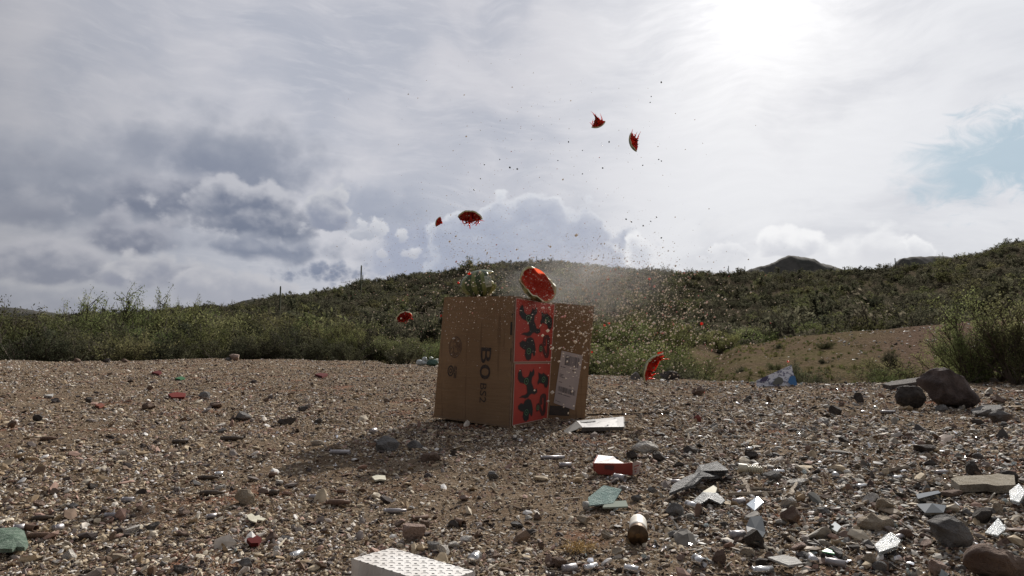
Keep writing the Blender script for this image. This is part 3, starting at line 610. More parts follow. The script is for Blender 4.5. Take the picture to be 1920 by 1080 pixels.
B0 = gnd(957, 803); yB = B0.y
dA, dC, dE = yB * 247 / 224, yB * 247 / 219, yB * 247 / 216
cor = dict(At=at_depth(833, 557, dA), Ab=at_depth(813, 782, dA), Bt=at_depth(965, 555, yB), Bb=at_depth(956, 803, yB),
           Ct=at_depth(1041, 568, dC), Cb=at_depth(1026, 788, dC), Et=at_depth(1114, 574, dE), Eb=at_depth(1096, 791, dE))
cor['Dt'] = cor['At'] + cor['Ct'] - cor['Bt']; cor['Db'] = cor['Ab'] + cor['Cb'] - cor['Bb']
class Face:                               # a panel with a uv frame; v runs down
    def __init__(s, tl, tr, bl, br, sag=0.):
        s.c = tl, tr, bl, br; s.n = (tr - tl).cross(bl - tl).normalized(); s.sag = sag
        if s.n.y > 0: s.n = -s.n
        s.w = ((tr - tl).length + (br - bl).length) / 2; s.h = ((bl - tl).length + (br - tr).length) / 2
    def __call__(s, u, v, off=0.):
        tl, tr, bl, br = s.c
        return (tl * (1 - u) + tr * u) * (1 - v) + (bl * (1 - u) + br * u) * v + s.n * (off + s.sag * math.sin(math.pi * min(max(u, 0), 1)) * math.sin(math.pi * min(max(v, 0), 1)))
def panel(face, th, nu=10, nv=12):
    V = []; Fc = []
    for k in (0, -th):
        for j in range(nv + 1):
            for i in range(nu + 1): V.append(face(i / nu, j / nv, k))
    n = (nu + 1) * (nv + 1); q = lambda i, j, k: k * n + j * (nu + 1) + i; mi = []
    for j in range(nv):
        for i in range(nu):
            Fc.append((q(i, j, 0), q(i, j + 1, 0), q(i + 1, j + 1, 0), q(i + 1, j, 0))); Fc.append((q(i, j, 1), q(i + 1, j, 1), q(i + 1, j + 1, 1), q(i, j + 1, 1))); mi += [0, 0]
    for j in range(nv): Fc += [(q(0, j, 0), q(0, j, 1), q(0, j + 1, 1), q(0, j + 1, 0)), (q(nu, j, 0), q(nu, j + 1, 0), q(nu, j + 1, 1), q(nu, j, 1))]; mi += [1, 1]
    for i in range(nu): Fc += [(q(i, 0, 0), q(i + 1, 0, 0), q(i + 1, 0, 1), q(i, 0, 1)), (q(i, nv, 0), q(i, nv, 1), q(i + 1, nv, 1), q(i + 1, nv, 0))]; mi += [1, 1]
    return V, Fc, mi
carton = empty('cardboard_box', (cor['Ab'] + cor['Cb']) / 2)
tag(carton, 'big brown cardboard carton with red animal targets, standing open beside its shadow', 'box')
org = carton.location.copy()
def cpart(name, V, Fc, mat, parent=None, smooth=False, midx=None, label=None):
    o = mesh_obj(name, [Vector(v) - org for v in V], Fc, mat, parent or carton, smooth, midx)
    if label: o['label'] = label
    return o
FL = Face(cor['At'], cor['Bt'], cor['Ab'], cor['Bb'], .004); FR = Face(cor['Bt'], cor['Ct'], cor['Bb'], cor['Cb'], .002)
for nm, fc in (('side_panel', FL), ('front_panel', FR)):
    V, Fc, mi = panel(fc, .005); cpart(nm, V, Fc, [CARD, CARD_EDGE], midx=mi)
fb = Face(cor['Dt'], cor['At'], cor['Db'], cor['Ab']); fb.n = -fb.n if fb.n.y < 0 else fb.n
V, Fc, mi = panel(fb, .005); cpart('back_panel', V, Fc, [CARD, CARD_EDGE], midx=mi)
up = Vector((0, 0, .004))
ft = Face(cor['Dt'] - up, cor['Ct'] - up, cor['At'] - up, cor['Bt'] - up); ft.n = Vector((0, 0, 1)); V, Fc, mi = panel(ft, .005); cpart('top_panel', V, Fc, [CARD, CARD_EDGE], midx=mi)
ft = Face(cor['Db'] + up * 2, cor['Cb'] + up * 2, cor['Ab'] + up * 2, cor['Bb'] + up * 2); ft.n = Vector((0, 0, 1)); V, Fc, mi = panel(ft, .005); cpart('bottom_panel', V, Fc, [CARD, CARD_EDGE], midx=mi)
g_ = .012
FF = Face(cor['Ct'] * (1 - g_) + cor['Et'] * g_, cor['Et'], cor['Cb'] * (1 - g_) + cor['Eb'] * g_, cor['Eb'], .003)
V, Fc, mi = panel(FF, .005); flap = cpart('flap', V, Fc, [CARD, CARD_EDGE], midx=mi, label='open side flap carrying a white address label')

def rect(face, u0, v0, u1, v1, off, V, Fc, nu=1, nv=1):
    for j in range(nv):
        for i in range(nu):
            o = len(V); a, b_, c_, d_ = u0 + (u1 - u0) * i / nu, u0 + (u1 - u0) * (i + 1) / nu, v0 + (v1 - v0) * j / nv, v0 + (v1 - v0) * (j + 1) / nv
            V += [face(a, c_, off), face(a, d_, off), face(b_, d_, off), face(b_, c_, off)]; Fc.append((o, o + 1, o + 2, o + 3))
def poly(face, pts, off, V, Fc):
    o = len(V); V += [face(u, v, off) for u, v in pts]; Fc.append(tuple(range(o, o + len(pts))))
def ringp(face, cu, cv, ru, rv, t, off, V, Fc, a0=0., a1=2 * math.pi, n=24):
    for i in range(n):
        a, b_ = a0 + (a1 - a0) * i / n, a0 + (a1 - a0) * (i + 1) / n
        poly(face, [(cu + math.cos(a) * ru, cv + math.sin(a) * rv), (cu + math.cos(b_) * ru, cv + math.sin(b_) * rv), (cu + math.cos(b_) * (ru - t), cv + math.sin(b_) * (rv - t * rv / ru)), (cu + math.cos(a) * (ru - t), cv + math.sin(a) * (rv - t * rv / ru))], off, V, Fc)
def text_mesh(body, face, u_top, v_start, cap_u, len_v, name, mat, bold=.0):
    """text turned a quarter clockwise: it reads downwards; the tops of its letters face right"""
    cu = bpy.data.curves.new(name, 'FONT'); cu.body = body; cu.offset = bold; cu.resolution_u = 3
    to = bpy.data.objects.new(name, cu); sc.collection.objects.link(to); bpy.context.view_layer.update()
    me = bpy.data.meshes.new_from_object(to.evaluated_get(bpy.context.evaluated_depsgraph_get())); sc.collection.objects.unlink(to); bpy.data.objects.remove(to)
    co = np.array([v.co[:] for v in me.vertices]); mn, mx = co.min(0), co.max(0); h = mx[1] - mn[1]; w = mx[0] - mn[0]
    V = [face(u_top - cap_u * (1 - (c[1] - mn[1]) / h), v_start + len_v * (c[0] - mn[0]) / w, .0012) for c in co]
    return cpart(name, V, [tuple(p.vertices) for p in me.polygons], mat)
text_mesh('B0', FL, .735, .405, .135, .248, 'printed_letters', INK, .006)
text_mesh('BS2', FL, .695, .685, .080, .150, 'printed_letters', INK, .0)
# round stamp and small mark
V, Fc = [], []; ringp(FL, .235, .415, .095, .088, .008, .001, V, Fc); ringp(FL, .235, .415, .078, .073, .004, .001, V, Fc)
g_r = random.Random(5)
for k in range(60):
    a, q = g_r.uniform(0, 6.28), math.sqrt(g_r.random()) * .066; cu_, cv_ = .235 + q * math.cos(a), .415 + q * .93 * math.sin(a); l = g_r.uniform(.006, .02)
    rect(FL, cu_, cv_ - l * .6, cu_ + .007, cv_ + l * .6, .001, V, Fc)
for k in range(22):
    a = k / 22 * 6.28 + .1; cu_, cv_ = .235 + .0865 * math.cos(a), .415 + .0805 * math.sin(a); rect(FL, cu_ - .003, cv_ - .003, cu_ + .003, cv_ + .003, .001, V, Fc)
cpart('round_stamp', V, Fc, INK_FAINT)
V, Fc = [], []; ringp(FL, .195, .61, .045, .046, .014, .001, V, Fc); ringp(FL, .195, .61, .020, .021, .010, .001, V, Fc)
for k, (u0, v0, v1) in enumerate(((.247, .565, .615), (.247, .622, .665), (.268, .572, .60), (.268, .606, .665))): rect(FL, u0, v0, u0 + .012, v1, .001, V, Fc)
cpart('recycling_mark', V, Fc, INK)
# tape scraps on the corner edge
V, Fc = [], []; rect(FL, .965, .20, .985, .30, .002, V, Fc); rect(FL, .975, .135, .988, .15, .002, V, Fc); rect(FL, .978, .40, .985, .5, .002, V, Fc); cpart('tape_scrap', V, Fc, pmat('dark_tape', (.015, .014, .014), rough=.5))
V, Fc = [], []; rect(FF, .03, .875, .56, .955, .0015, V, Fc, 4, 1); cpart('tape', V, Fc, pmat('flap_tape', (.035, .03, .028), (.06, .045, .04), 30, .5), parent=flap)

# target sheets
RED = pmat('target_red', (.46, .046, .028), (.40, .038, .025), 12, .6); SIL = pmat('target_black', (.010, .012, .012), rough=.65); HALO = pmat('target_fade', (.10, .016, .012), rough=.65); GRN = pmat('target_ring', (.12, .30, .14), rough=.6); WHT = pmat('sheet_border', (.46, .30, .25), rough=.7)
SQ = [(.10, .16), (.13, .12), (.16, .10), (.19, .17), (.20, .21), (.27, .25), (.36, .23), (.40, .17), (.40, .13), (.45, .16), (.50, .10), (.52, .16), (.51, .20), (.46, .24), (.45, .33), (.50, .40), (.53, .455), (.59, .46), (.61, .44), (.63, .50), (.56, .53), (.47, .51), (.42, .53), (.38, .57), (.31, .58), (.24, .56), (.15, .555), (.22, .54), (.31, .53), (.36, .50), (.35, .44), (.33, .37), (.28, .335), (.16, .31), (.10, .25)]
CR = [(.13, .70), (.20, .66), (.27, .68), (.31, .62), (.39, .60), (.46, .63), (.50, .70), (.53, .79), (.52, .88), (.50, .90), (.46, .84), (.43, .86), (.42, .94), (.36, .965), (.31, .95), (.27, .88), (.28, .80), (.21, .78), (.14, .74)]
RB = [(.64, .16), (.68, .19), (.74, .20), (.78, .18), (.86, .22), (.93, .26), (.94, .33), (.93, .40), (.90, .44), (.84, .42), (.82, .37), (.74, .35), (.68, .34), (.64, .37), (.63, .33), (.66, .27)]
SN = [(.74, .58), (.79, .55), (.86, .55), (.90, .58), (.91, .70), (.91, .86), (.88, .92), (.81, .92), (.77, .86), (.72, .77), (.68, .73), (.70, .78), (.69, .83), (.65, .83), (.63, .78), (.64, .72), (.69, .70), (.74, .73), (.80, .82), (.83, .87), (.85, .82), (.85, .70), (.83, .61), (.79, .60), (.79, .66), (.80, .72), (.76, .73), (.72, .68)]
def grow(pts, k):
    cu_ = sum(p[0] for p in pts) / len(pts); cv_ = sum(p[1] for p in pts) / len(pts); n = len(pts); out = []
    ar = sum(pts[i][0] * pts[(i + 1) % n][1] - pts[(i + 1) % n][0] * pts[i][1] for i in range(n)); sg = 1 if ar > 0 else -1
    for i in range(n):
        a, b_ = pts[i - 1], pts[(i + 1) % n]; tx, ty = b_[0] - a[0], b_[1] - a[1]; l = math.hypot(tx, ty) or 1; out.append((pts[i][0] + sg * ty / l * k, pts[i][1] - sg * tx / l * k))
    return out
for si, (v0, v1, u0, sh) in enumerate(((.012, .508, .012, 0.), (.515, .985, .035, .0))):
    G = Face(FR(u0, v0), FR(.985, v0 + .0), FR(u0, v1), FR(.985, v1)); G.n = FR.n
    V, Fc = [], []; rect(G, 0, 0, 1, 1, .003, V, Fc, 4, 4)
    sheet = cpart('target_sheet', V, Fc, WHT, label=['upper red target sheet with black animal shapes', 'lower red target sheet with black animal shapes'][si])
    V, Fc = [], []; rect(G, .018, .012, .975, .985, .0036, V, Fc, 4, 4); cpart('red_print', V, Fc, RED, parent=sheet)
    V, Fc = [], []
    for P_ in (SQ, CR, RB, SN): poly(G, grow(P_, .012), .0041, V, Fc)
    cpart('faded_outline', V, Fc, HALO, parent=sheet)
    V, Fc = [], []
    for P_ in (SQ, CR, RB): poly(G, grow(P_, -.004), .0046, V, Fc)
    cpart('animal_silhouettes', V, Fc, SIL, parent=sheet)
    V, Fc = [], []; poly(G, SN, .0046, V, Fc); cpart('snake_silhouette', V, Fc, pmat('snake_print', (.075, .016, .014), rough=.6) if si == 0 else pmat('snake_print', (.06, .014, .012), rough=.6), parent=sheet)
    V, Fc = [], []
    for cu_, cv_, q in ((.31, .30, .055), (.79, .29, .05), (.355, .82, .05), (.67, .775, .04)):
        ringp(G, cu_, cv_, q, q * 1.0, .009, .0052, V, Fc, n=16); rect(G, cu_ - .018, cv_ - .003, cu_ + .018, cv_ + .003, .0052, V, Fc); rect(G, cu_ - .004, cv_ - .014, cu_ + .004, cv_ + .014, .0056, V, Fc)
    cpart('aiming_rings', V, Fc, GRN, parent=sheet)
# address label on the flap (its fine print cannot be read)
LB = Face(FF(.235, .405), FF(.80, .435), FF(.125, .852), FF(.695, .905)); LB.n = FF.n
V, Fc = [], []; rect(LB, 0, 0, 1, 1, .0022, V, Fc, 2, 4); lab = cpart('address_label', V, Fc, pmat('label_paper', (.52, .46, .45), (.46, .41, .41), 8, .6), parent=flap)
V, Fc = [], []
for k in range(15):
    if g_r.random() < .85: rect(LB, .22 + k * .045, .06 + g_r.uniform(0, .01), .22 + k * .045 + g_r.uniform(.015, .04), .25, .0028, V, Fc)
for k in range(22):
    rect(LB, .10 + k * .038, .66, .10 + k * .038 + g_r.uniform(.012, .03), .755, .0028, V, Fc)
for (u0, u1, v0) in ((.07, .14, .29), (.16, .30, .29), (.62, .80, .30), (.07, .26, .43), (.07, .22, .455), (.08, .40, .48), (.08, .24, .575), (.12, .72, .79), (.06, .12, .93), (.15, .3, .94), (.58, .66, .60)):
    q = u0
    while q < u1: l = g_r.uniform(.012, .04); rect(LB, q, v0, min(q + l, u1), v0 + (.028 if v0 == .30 else .014), .0028, V, Fc); q += l + .008
cpart('label_print', V, Fc, pmat('label_ink', (.13, .12, .13), rough=.7), parent=lab)

# ------------------------------------------------------------------ the burst melon
def rind_mat(upright=False):
    m = bpy.data.materials.new('melon_rind'); m.use_nodes = True; b = NB(m.node_tree); p = b.n['Principled BSDF']; P = b.new('ShaderNodeTexCoord').outputs['Object']; s = b.sep(P)
    ang = b.m('ARCTAN2', s[0], s[1]) if upright else b.m('ARCTAN2', s[1], s[2]); w = b.m('MULTIPLY', b.m('SUBTRACT', b.noise(P, 30., 4., .6), .5), 1.3)
    st = b.m('SINE', b.m('ADD', b.m('MULTIPLY', ang, 9.), w)); c = b.mix(b.step(st, -.25, .45), (.045, .075, .025), (.21, .25, .09))
    c = b.mix(b.step(b.noise(P, 90., 3., .6), .5, .7, 0., .4), c, (.03, .06, .02)); b.put(p.inputs['Base Color'], c); p.inputs['Roughness'].default_value = .38; return m
RIND = rind_mat(); PITH = pmat('melon_pith', (.72, .68, .48), (.62, .62, .38), 40, .5)
FLESH = pmat('melon_flesh', (.74, .045, .028), (.82, .13, .08), 45, .22, bump=.8, bscale=90, spec=.6); FLESH.node_tree.nodes['Principled BSDF'].inputs['Subsurface Weight'].default_value = .0
_fl = FLESH.node_tree; _bb = NB(_fl); _pr2 = _bb.n['Principled BSDF']; _o = _bb.n['Material Output']; _tl = _bb.new('ShaderNodeBsdfTranslucent'); _tl.inputs[0].default_value = (.95, .15, .07, 1); _mx = _bb.new('ShaderNodeMixShader'); _mx.inputs[0].default_value = .6
_fl.links.new(_pr2.outputs[0], _mx.inputs[1]); _fl.links.new(_tl.outputs[0], _mx.inputs[2]); _fl.links.new(_mx.outputs[0], _o.inputs[0])
STICKER = pmat('sticker', (.45, .50, .42), rough=.4)
def spike(p, d, l, r, g, n=5):
    d = Vector(d).normalized(); pts = [Vector(p)]; 
    for i in range(n): d = (d + Vector(g.normal(0, .18, 3))).normalized(); pts.append(pts[-1] + d * l / n)
    return tube(pts, r, r * .15, 5)
def chunk(name, loc, size, along, across, seed, rot, label, strands=6, flesh_h=.42, thick=.09, out=None):
    """a torn wedge: curved rind patch with flesh on its inner side; local +z is the rind's outward side"""
    g = np.random.default_rng(seed); N = 20; V = []; Fc = []; mi = []
    root = empty(name, loc); root.rotation_euler = Euler([R(q) for q in rot])
    edge_ = lambda t, sd: across * (1 - abs(t) ** 2.2) ** .6 * (1 + .16 * math.sin(t * 9 + sd) + .1 * math.sin(t * 23 + sd * 2)) + .015
    def P_(t, q, rad): a = t * along; w = q * (edge_(t, seed if q > 0 else seed + 3)); return Vector((math.sin(a) * math.cos(w), math.sin(w), math.cos(a) * math.cos(w))) * rad - Vector((0, 0, 1 - (1 - math.cos(along)) * .5))
    M = 9
    for rad in (1., 1. - thick):
        for i in range(N + 1):
            for j in range(M): V.append(P_(-1 + 2 * i / N, -1 + 2 * j / (M - 1), rad) * size)
    n = (N + 1) * M
    for i in range(N):
        for j in range(M - 1): a = i * M + j; Fc += [(a, a + 1, a + M + 1, a + M), (n + a, n + a + M, n + a + M + 1, n + a + 1)]; mi += [0, 1]
        Fc += [(i * M, (i + 1) * M, n + (i + 1) * M, n + i * M), (i * M + M - 1, n + i * M + M - 1, n + (i + 1) * M + M - 1, (i + 1) * M + M - 1)]; mi += [1, 1]
    Fc += [tuple([j for j in range(M)] + [n + j for j in range(M - 1, -1, -1)]), tuple([N * M + j for j in range(M)][::-1] + [n + N * M + j for j in range(M)])]; mi += [1, 1]
    mesh_obj('rind', V, Fc, [RIND, PITH], root, True, mi)
    V = []; Fc = []; M2 = 9
    for i in range(N + 1):
        t = -.93 + 1.86 * i / N
        for j in range(M2): V.append(P_(t, (-1 + 2 * j / (M2 - 1)) * .97, 1 - thick * 1.02) * size)
    n = len(V)
    for i in range(N + 1):
        t = -.93 + 1.86 * i / N
        for j in range(M2):
            q = -1 + 2 * j / (M2 - 1); d = flesh_h * (1 - abs(t) ** 2.5) ** .8 * (1 - abs(q) ** 3) * (.55 + .9 * g.random()) 
            v = P_(t * .95, q * .88, 1 - thick * 1.1 - d) * size; V.append(v + Vector(g.normal(0, .055, 3)) * size)
    for k in range(N):
        for j in range(M2 - 1): a = k * M2 + j; Fc += [(a, a + 1, a + M2 + 1, a + M2), (n + a, n + a + M2, n + a + M2 + 1, n + a + 1)]
        Fc += [(k * M2, (k + 1) * M2, n + (k + 1) * M2, n + k * M2), (k * M2 + M2 - 1, n + k * M2 + M2 - 1, n + (k + 1) * M2 + M2 - 1, (k + 1) * M2 + M2 - 1)]
    Fc += [tuple([j for j in range(M2)] + [n + j for j in range(M2 - 1, -1, -1)]), tuple([N * M2 + j for j in range(M2)][::-1] + [n + N * M2 + j for j in range(M2)])]
    parts = [(V, Fc)]
    for k in range(strands):
        p = V[n + g.integers(0, n)]; od = Vector(out) if out else Vector((g.normal(0, .6), g.normal(0, .4), -1))
        parts.append(spike(p, od + Vector(g.normal(0, .35, 3)), size * g.uniform(.3, .85), size * .05, g))
    VV, FF_ = join(parts); mesh_obj('flesh', VV, FF_, FLESH, root, True)
    return tag(root, label, 'melon chunk')
yb = yB + .12
def fly(px, py, dy=0.): return at_depth(px, py, yb + dy)
S_ = 1 / F * yb
chunk('melon_chunk', fly(882, 404, .05), 26 * S_ * 1.25, .85, .42, 2, (-24, 4, 0), 'largest flying melon wedge, rind upward, in the sky above the carton', 12, .42)
chunk('melon_chunk', fly(820, 415, .1), 12 * S_ * 1.3, .8, .5, 3, (-10, -65, 0), 'small flying melon wedge left of the largest airborne one', 3, .6)
chunk('melon_chunk', fly(1123, 236, 0), 17 * S_ * 1.3, .75, .34, 4, (205, -25, 0), 'ragged red melon chunk highest in the sky, with strands pointing up', 9, .8, out=(0, -.2, -1.3))
chunk('melon_chunk', fly(1184, 268, 0), 21 * S_ * 1.25, .85, .36, 5, (-14, -105, 0), 'flying melon wedge with striped rind on its left and red strands on top', 7, .42, out=(.9, 0, -.7))
chunk('melon_chunk', fly(757, 593, -.05), 18 * S_ * 1.2, .8, .6, 6, (-40, -26, 0), 'red melon chunk flying low left of the carton over the bushes', 6, .5)
chunk('melon_chunk', fly(1219, 685, 0), 34 * S_ * 1.15, .98, .30, 8, (-12, -56, 0), 'long red melon wedge falling right of the carton above the gravel', 8, .27, .08, out=(1.2, 0, -.3))
# melon half with torn red face, and whole shell with a sticker
TOPZ = (cor['Bt'].z + cor['At'].z) / 2
def ell_shell(name, parent, rx, ry, rz, cut, thick, seed, jag=.05):
    """an ellipsoid shell cut open on +x at height cut (-1..1), with a torn pith rim"""
    g = np.random.default_rng(seed); N, M = 22, 36; V = []; Fc = []; mi = []
    tmax = math.acos(-cut)
    for k in (1., 1 - thick):
        for i in range(N + 1):
            for j in range(M):
                ph = 2 * math.pi * j / M; tm = tmax + jag * (math.sin(ph * 3 + seed) + .6 * math.sin(ph * 7 + 1) + .4 * math.sin(ph * 13)); th = tm * i / N
                V.append((-math.cos(th) * rx * k, math.sin(th) * math.cos(ph) * ry * k, math.sin(th) * math.sin(ph) * rz * k))
    n = (N + 1) * M
    for i in range(N):
        for j in range(M): a, b_ = i * M + j, i * M + (j + 1) % M; Fc += [(a, a + M, b_ + M, b_), (n + a, n + b_, n + b_ + M, n + a + M)]; mi += [0, 1]
    for j in range(M): a, b_ = N * M + j, N * M + (j + 1) % M; Fc.append((a, n + a, n + b_, b_)); mi.append(1)
    return mesh_obj(name, V, Fc, [RIND, PITH], parent, True, mi)
px1 = S_
half = empty('melon_half', at_depth(1009, 533, yB + .10)); tag(half, 'broken melon half with wet red flesh facing out, on the front corner of the carton', 'melon')
ell_shell('rind', half, 34 * px1, 28 * px1, 40 * px1, .02, .10, 4, .13)
g = np.random.default_rng(12); V = []; Fc = []; N, M = 14, 36
for i in range(N + 1):
    for j in range(M):
        ph = 2 * math.pi * j / M; q = i / N * .93; bx = (.05 - .30 * (1 - q ** 2)) + (.30 * fbm(np.array([q * 3 * math.cos(ph) + 5]), np.array([q * 3 * math.sin(ph)]), 4)[0] if q < .9 else 0) + .1 * math.sin(ph * 3) * q
        V.append((bx * 34 * px1, q * math.cos(ph) * 28 * px1, q * math.sin(ph) * 40 * px1))
for i in range(N):
    for j in range(M): a, b_ = i * M + j, i * M + (j + 1) % M; Fc.append((a, a + M, b_ + M, b_))
parts = [(V, Fc)]
for k in range(10): ph = g.uniform(0, 6.28); q = g.uniform(.3, .85); parts.append(spike((-.05 * 34 * px1, q * math.cos(ph) * 28 * px1, q * math.sin(ph) * 40 * px1), (.6, 0, .5), g.uniform(.006, .016), .0035, g))
VV, FFc = join(parts); mesh_obj('flesh', VV, FFc, FLESH, half, True)
nx = Vector((.36, -.90, .26)).normalized(); zz = Vector((-.70, 0, .62)); zz = (zz - nx * zz.dot(nx)).normalized(); yy_ = zz.cross(nx)
half.rotation_euler = Matrix((nx, yy_, zz)).transposed().to_euler()
shell = empty('melon_shell', at_depth(902, 532, yB + .19)); tag(shell, 'striped green melon shell with a small sticker, torn open, on the left carton top', 'melon')
ell_shell('rind', shell, 40 * px1, 28 * px1, 27 * px1, .52, .08, 9, .17)
nx = Vector((.96, .06, .16)).normalized(); zz = Vector((0, 0, 1)); zz = (zz - nx * zz.dot(nx)).normalized(); yy_ = zz.cross(nx); MM = Matrix((nx, yy_, zz)).transposed(); shell.rotation_euler = MM.to_euler(); shell.children[0].data.materials[0] = rind_mat(True)
def on_shell(t, ph, k=1.02): return Vector((-math.cos(t) * 40 * px1 * k, math.sin(t) * math.cos(ph) * 28 * px1 * k, math.sin(t) * math.sin(ph) * 27 * px1 * k))
V = []; Fc = []
for i in range(5):
    for j in range(7): V.append(on_shell(1.75 + i * .08, math.pi + .42 - j * .14))
for i in range(4):
    for j in range(6): a = i * 7 + j; Fc.append((a, a + 1, a + 8, a + 7))
stk = mesh_obj('sticker', V, Fc, STICKER, shell, True)
V = []; Fc = []
for (i0, i1, j0, j1) in ((.6, 1.2, 1, 5), (1.8, 2.3, 1, 4.4), (2.9, 3.3, 1, 5)):
    o = len(V)
    for (i, j) in ((i0, j0), (i0, j1), (i1, j1), (i1, j0)): V.append(on_shell(1.75 + i * .08, math.pi + .42 - j * .14, 1.035))
    Fc.append((o, o + 1, o + 2, o + 3))
mesh_obj('sticker_print', V, Fc, pmat('sticker_ink', (.05, .10, .05), rough=.5), stk)
# bits of flesh in the air
for i, (px, py, q, lab_) in enumerate(((880, 513, 6, 'red melon crumb in the air above the striped shell'), (827, 592, 5, 'red melon crumb beside the upper left edge of the carton'), (1218, 523, 5, 'red melon crumb in the air right of the mist'), (1133, 610, 5, 'red melon crumb just right of the open flap, near its middle'), (1316, 607, 6, 'red melon crumb farthest right in the air'), (1110, 660, 4, 'red melon crumb at the right edge of the flap'), (860, 530, 4, 'red melon crumb left of the striped shell'), (1142, 606, 4, 'pinkish melon crumb touching distance right of the crumb by the flap'), (1478, 700 - 22, 4, 'tiny pink crumb in the air above the blue and white board'))):
    V, Fc = stone_verts(300 + i, 2, (q * px1 * .55, q * px1 * .5, q * px1 * .5), 5, .12); o = mesh_obj('melon_crumb', V, Fc, FLESH, smooth=True); o.location = fly(px, py, rnd.uniform(-.1, .1)); tag(o, lab_, 'melon crumb', 'melon crumbs in the air')
# dark seeds and crumbs against the sky
M_SEED = pmat('melon_seed', (.035, .045, .03), rough=.5)
for i, (px, py, q) in enumerate(((1240, 154, 5), (956, 314, 5), (970, 317, 5), (889, 356, 4), (901, 335, 3.5), (908, 309, 3.5), (937, 299, 3), (1130, 315, 4), (1142, 266, 4), (1066, 266, 3.6), (1046, 301, 3), (1092, 326, 3), (1174, 411, 4.5), (1184, 416, 3.6), (1206, 423, 4), (1220, 415, 3.4), (1231, 407, 4), (1240, 446, 4), (1221, 181, 3), (1219, 192, 3), (1092, 282, 3), (1235, 299, 3.5), (1205, 310, 3), (1240, 302, 3))):
    V, Fc = stone_verts(330 + i, 1, (q * px1 * .5, q * px1 * .36, q * px1 * .42), 4, .1); o = mesh_obj('melon_seed', V, Fc, M_SEED); o.location = fly(px, py, rnd.uniform(-.2, .2)); o.rotation_euler = (rnd.uniform(0, 6), rnd.uniform(0, 6), 0)
    tag(o, 'x', 'seed', 'dark specks flying against the sky')
_sd = sorted([o for o in sc.collection.objects if o.name.startswith('melon_seed')], key=lambda o: o.location.x / o.location.y)
for i, o in enumerate(_sd): o['label'] = 'dark seed or rind speck flying against the sky, ' + ordn(i, len(_sd))
# spray of droplets
DROP = bpy.data.materials.new('juice_droplets'); DROP.use_nodes = True; _b = NB(DROP.node_tree); _b.n.clear()
_df = _b.new('ShaderNodeBsdfDiffuse'); _tl = _b.new('ShaderNodeBsdfTranslucent'); _gl = _b.new('ShaderNodeBsdfGlossy'); _gl.inputs['Roughness'].default_value = .3
_g = _b.new('ShaderNodeNewGeometry'); _cc = _b.mix(_b.step(_g.outputs['Random Per Island'], .86, .95), (.80, .70, .58), (.75, .33, .26))
for _n in (_df, _tl): _b.put(_n.inputs[0], _cc)
_m1 = _b.new('ShaderNodeMixShader'); _m1.inputs[0].default_value = .6; _b.l.new(_df.outputs[0], _m1.inputs[1]); _b.l.new(_tl.outputs[0], _m1.inputs[2])
_m2 = _b.new('ShaderNodeMixShader'); _m2.inputs[0].default_value = .2; _b.l.new(_m1.outputs[0], _m2.inputs[1]); _b.l.new(_gl.outputs[0], _m2.inputs[2]); _o = _b.new('ShaderNodeOutputMaterial'); _b.l.new(_m2.outputs[0], _o.inputs[0])
def droplets(name, specs, label):
    V = []; Fc = []; oct_ = [(0, 2, 4), (2, 1, 4), (1, 3, 4), (3, 0, 4), (2, 0, 5), (1, 2, 5), (3, 1, 5), (0, 3, 5)]; g = np.random.default_rng(77)
    for n, cx, cy, sx, sy, s0, s1 in specs:
        for k in range(n):
            px, py = g.normal(cx, sx), g.normal(cy, sy)
            if py > 775 or py < 90: continue
            d = yb + g.normal(0, .22)
            if 825 < px < 1112 and py > 552: d = min(d, yB - .02 - abs(g.normal(0, .2)))
            if d < .9: continue
            c = at_depth(px, py, d); r = px1 * .5 * min(s0 * math.exp(g.normal(0, s1)), 5.2); o = len(V); e = g.uniform(.7, 1.5, 3)
            V += [(c.x + r * e[0], c.y, c.z), (c.x - r * e[0], c.y, c.z), (c.x, c.y + r * e[1], c.z), (c.x, c.y - r * e[1], c.z), (c.x + r * .3, c.y, c.z + r * e[2]), (c.x - r * .3, c.y, c.z - r * e[2])]
            Fc += [tuple(o + q for q in f) for f in oct_]
    return tag(mesh_obj(name, V, Fc, DROP), label, 'droplets', kind='stuff')
droplets('juice_spray', [(900, 1150, 545, 75, 45, 1.5, .4), (1300, 1200, 610, 85, 62, 1.8, .4), (330, 900, 515, 60, 38, 1.7, .4), (1000, 930, 450, 110, 50, .8, .3), (300, 1040, 300, 130, 100, .85, .35), (22, 1040, 625, 30, 60, 2.8, .35), (350, 1240, 600, 80, 60, 2.2, .35), (110, 1075, 610, 28, 55, 2.1, .3), (5200, 1120, 530, 65, 38, .7, .3), (3200, 980, 510, 130, 60, .55, .25), (70, 1000, 250, 160, 60, 1.4, .4), (800, 850, 470, 110, 60, .75, .3), (300, 780, 590, 60, 40, 1.3, .4)], 'fine pale spray of melon juice and crumbs hanging in the air')
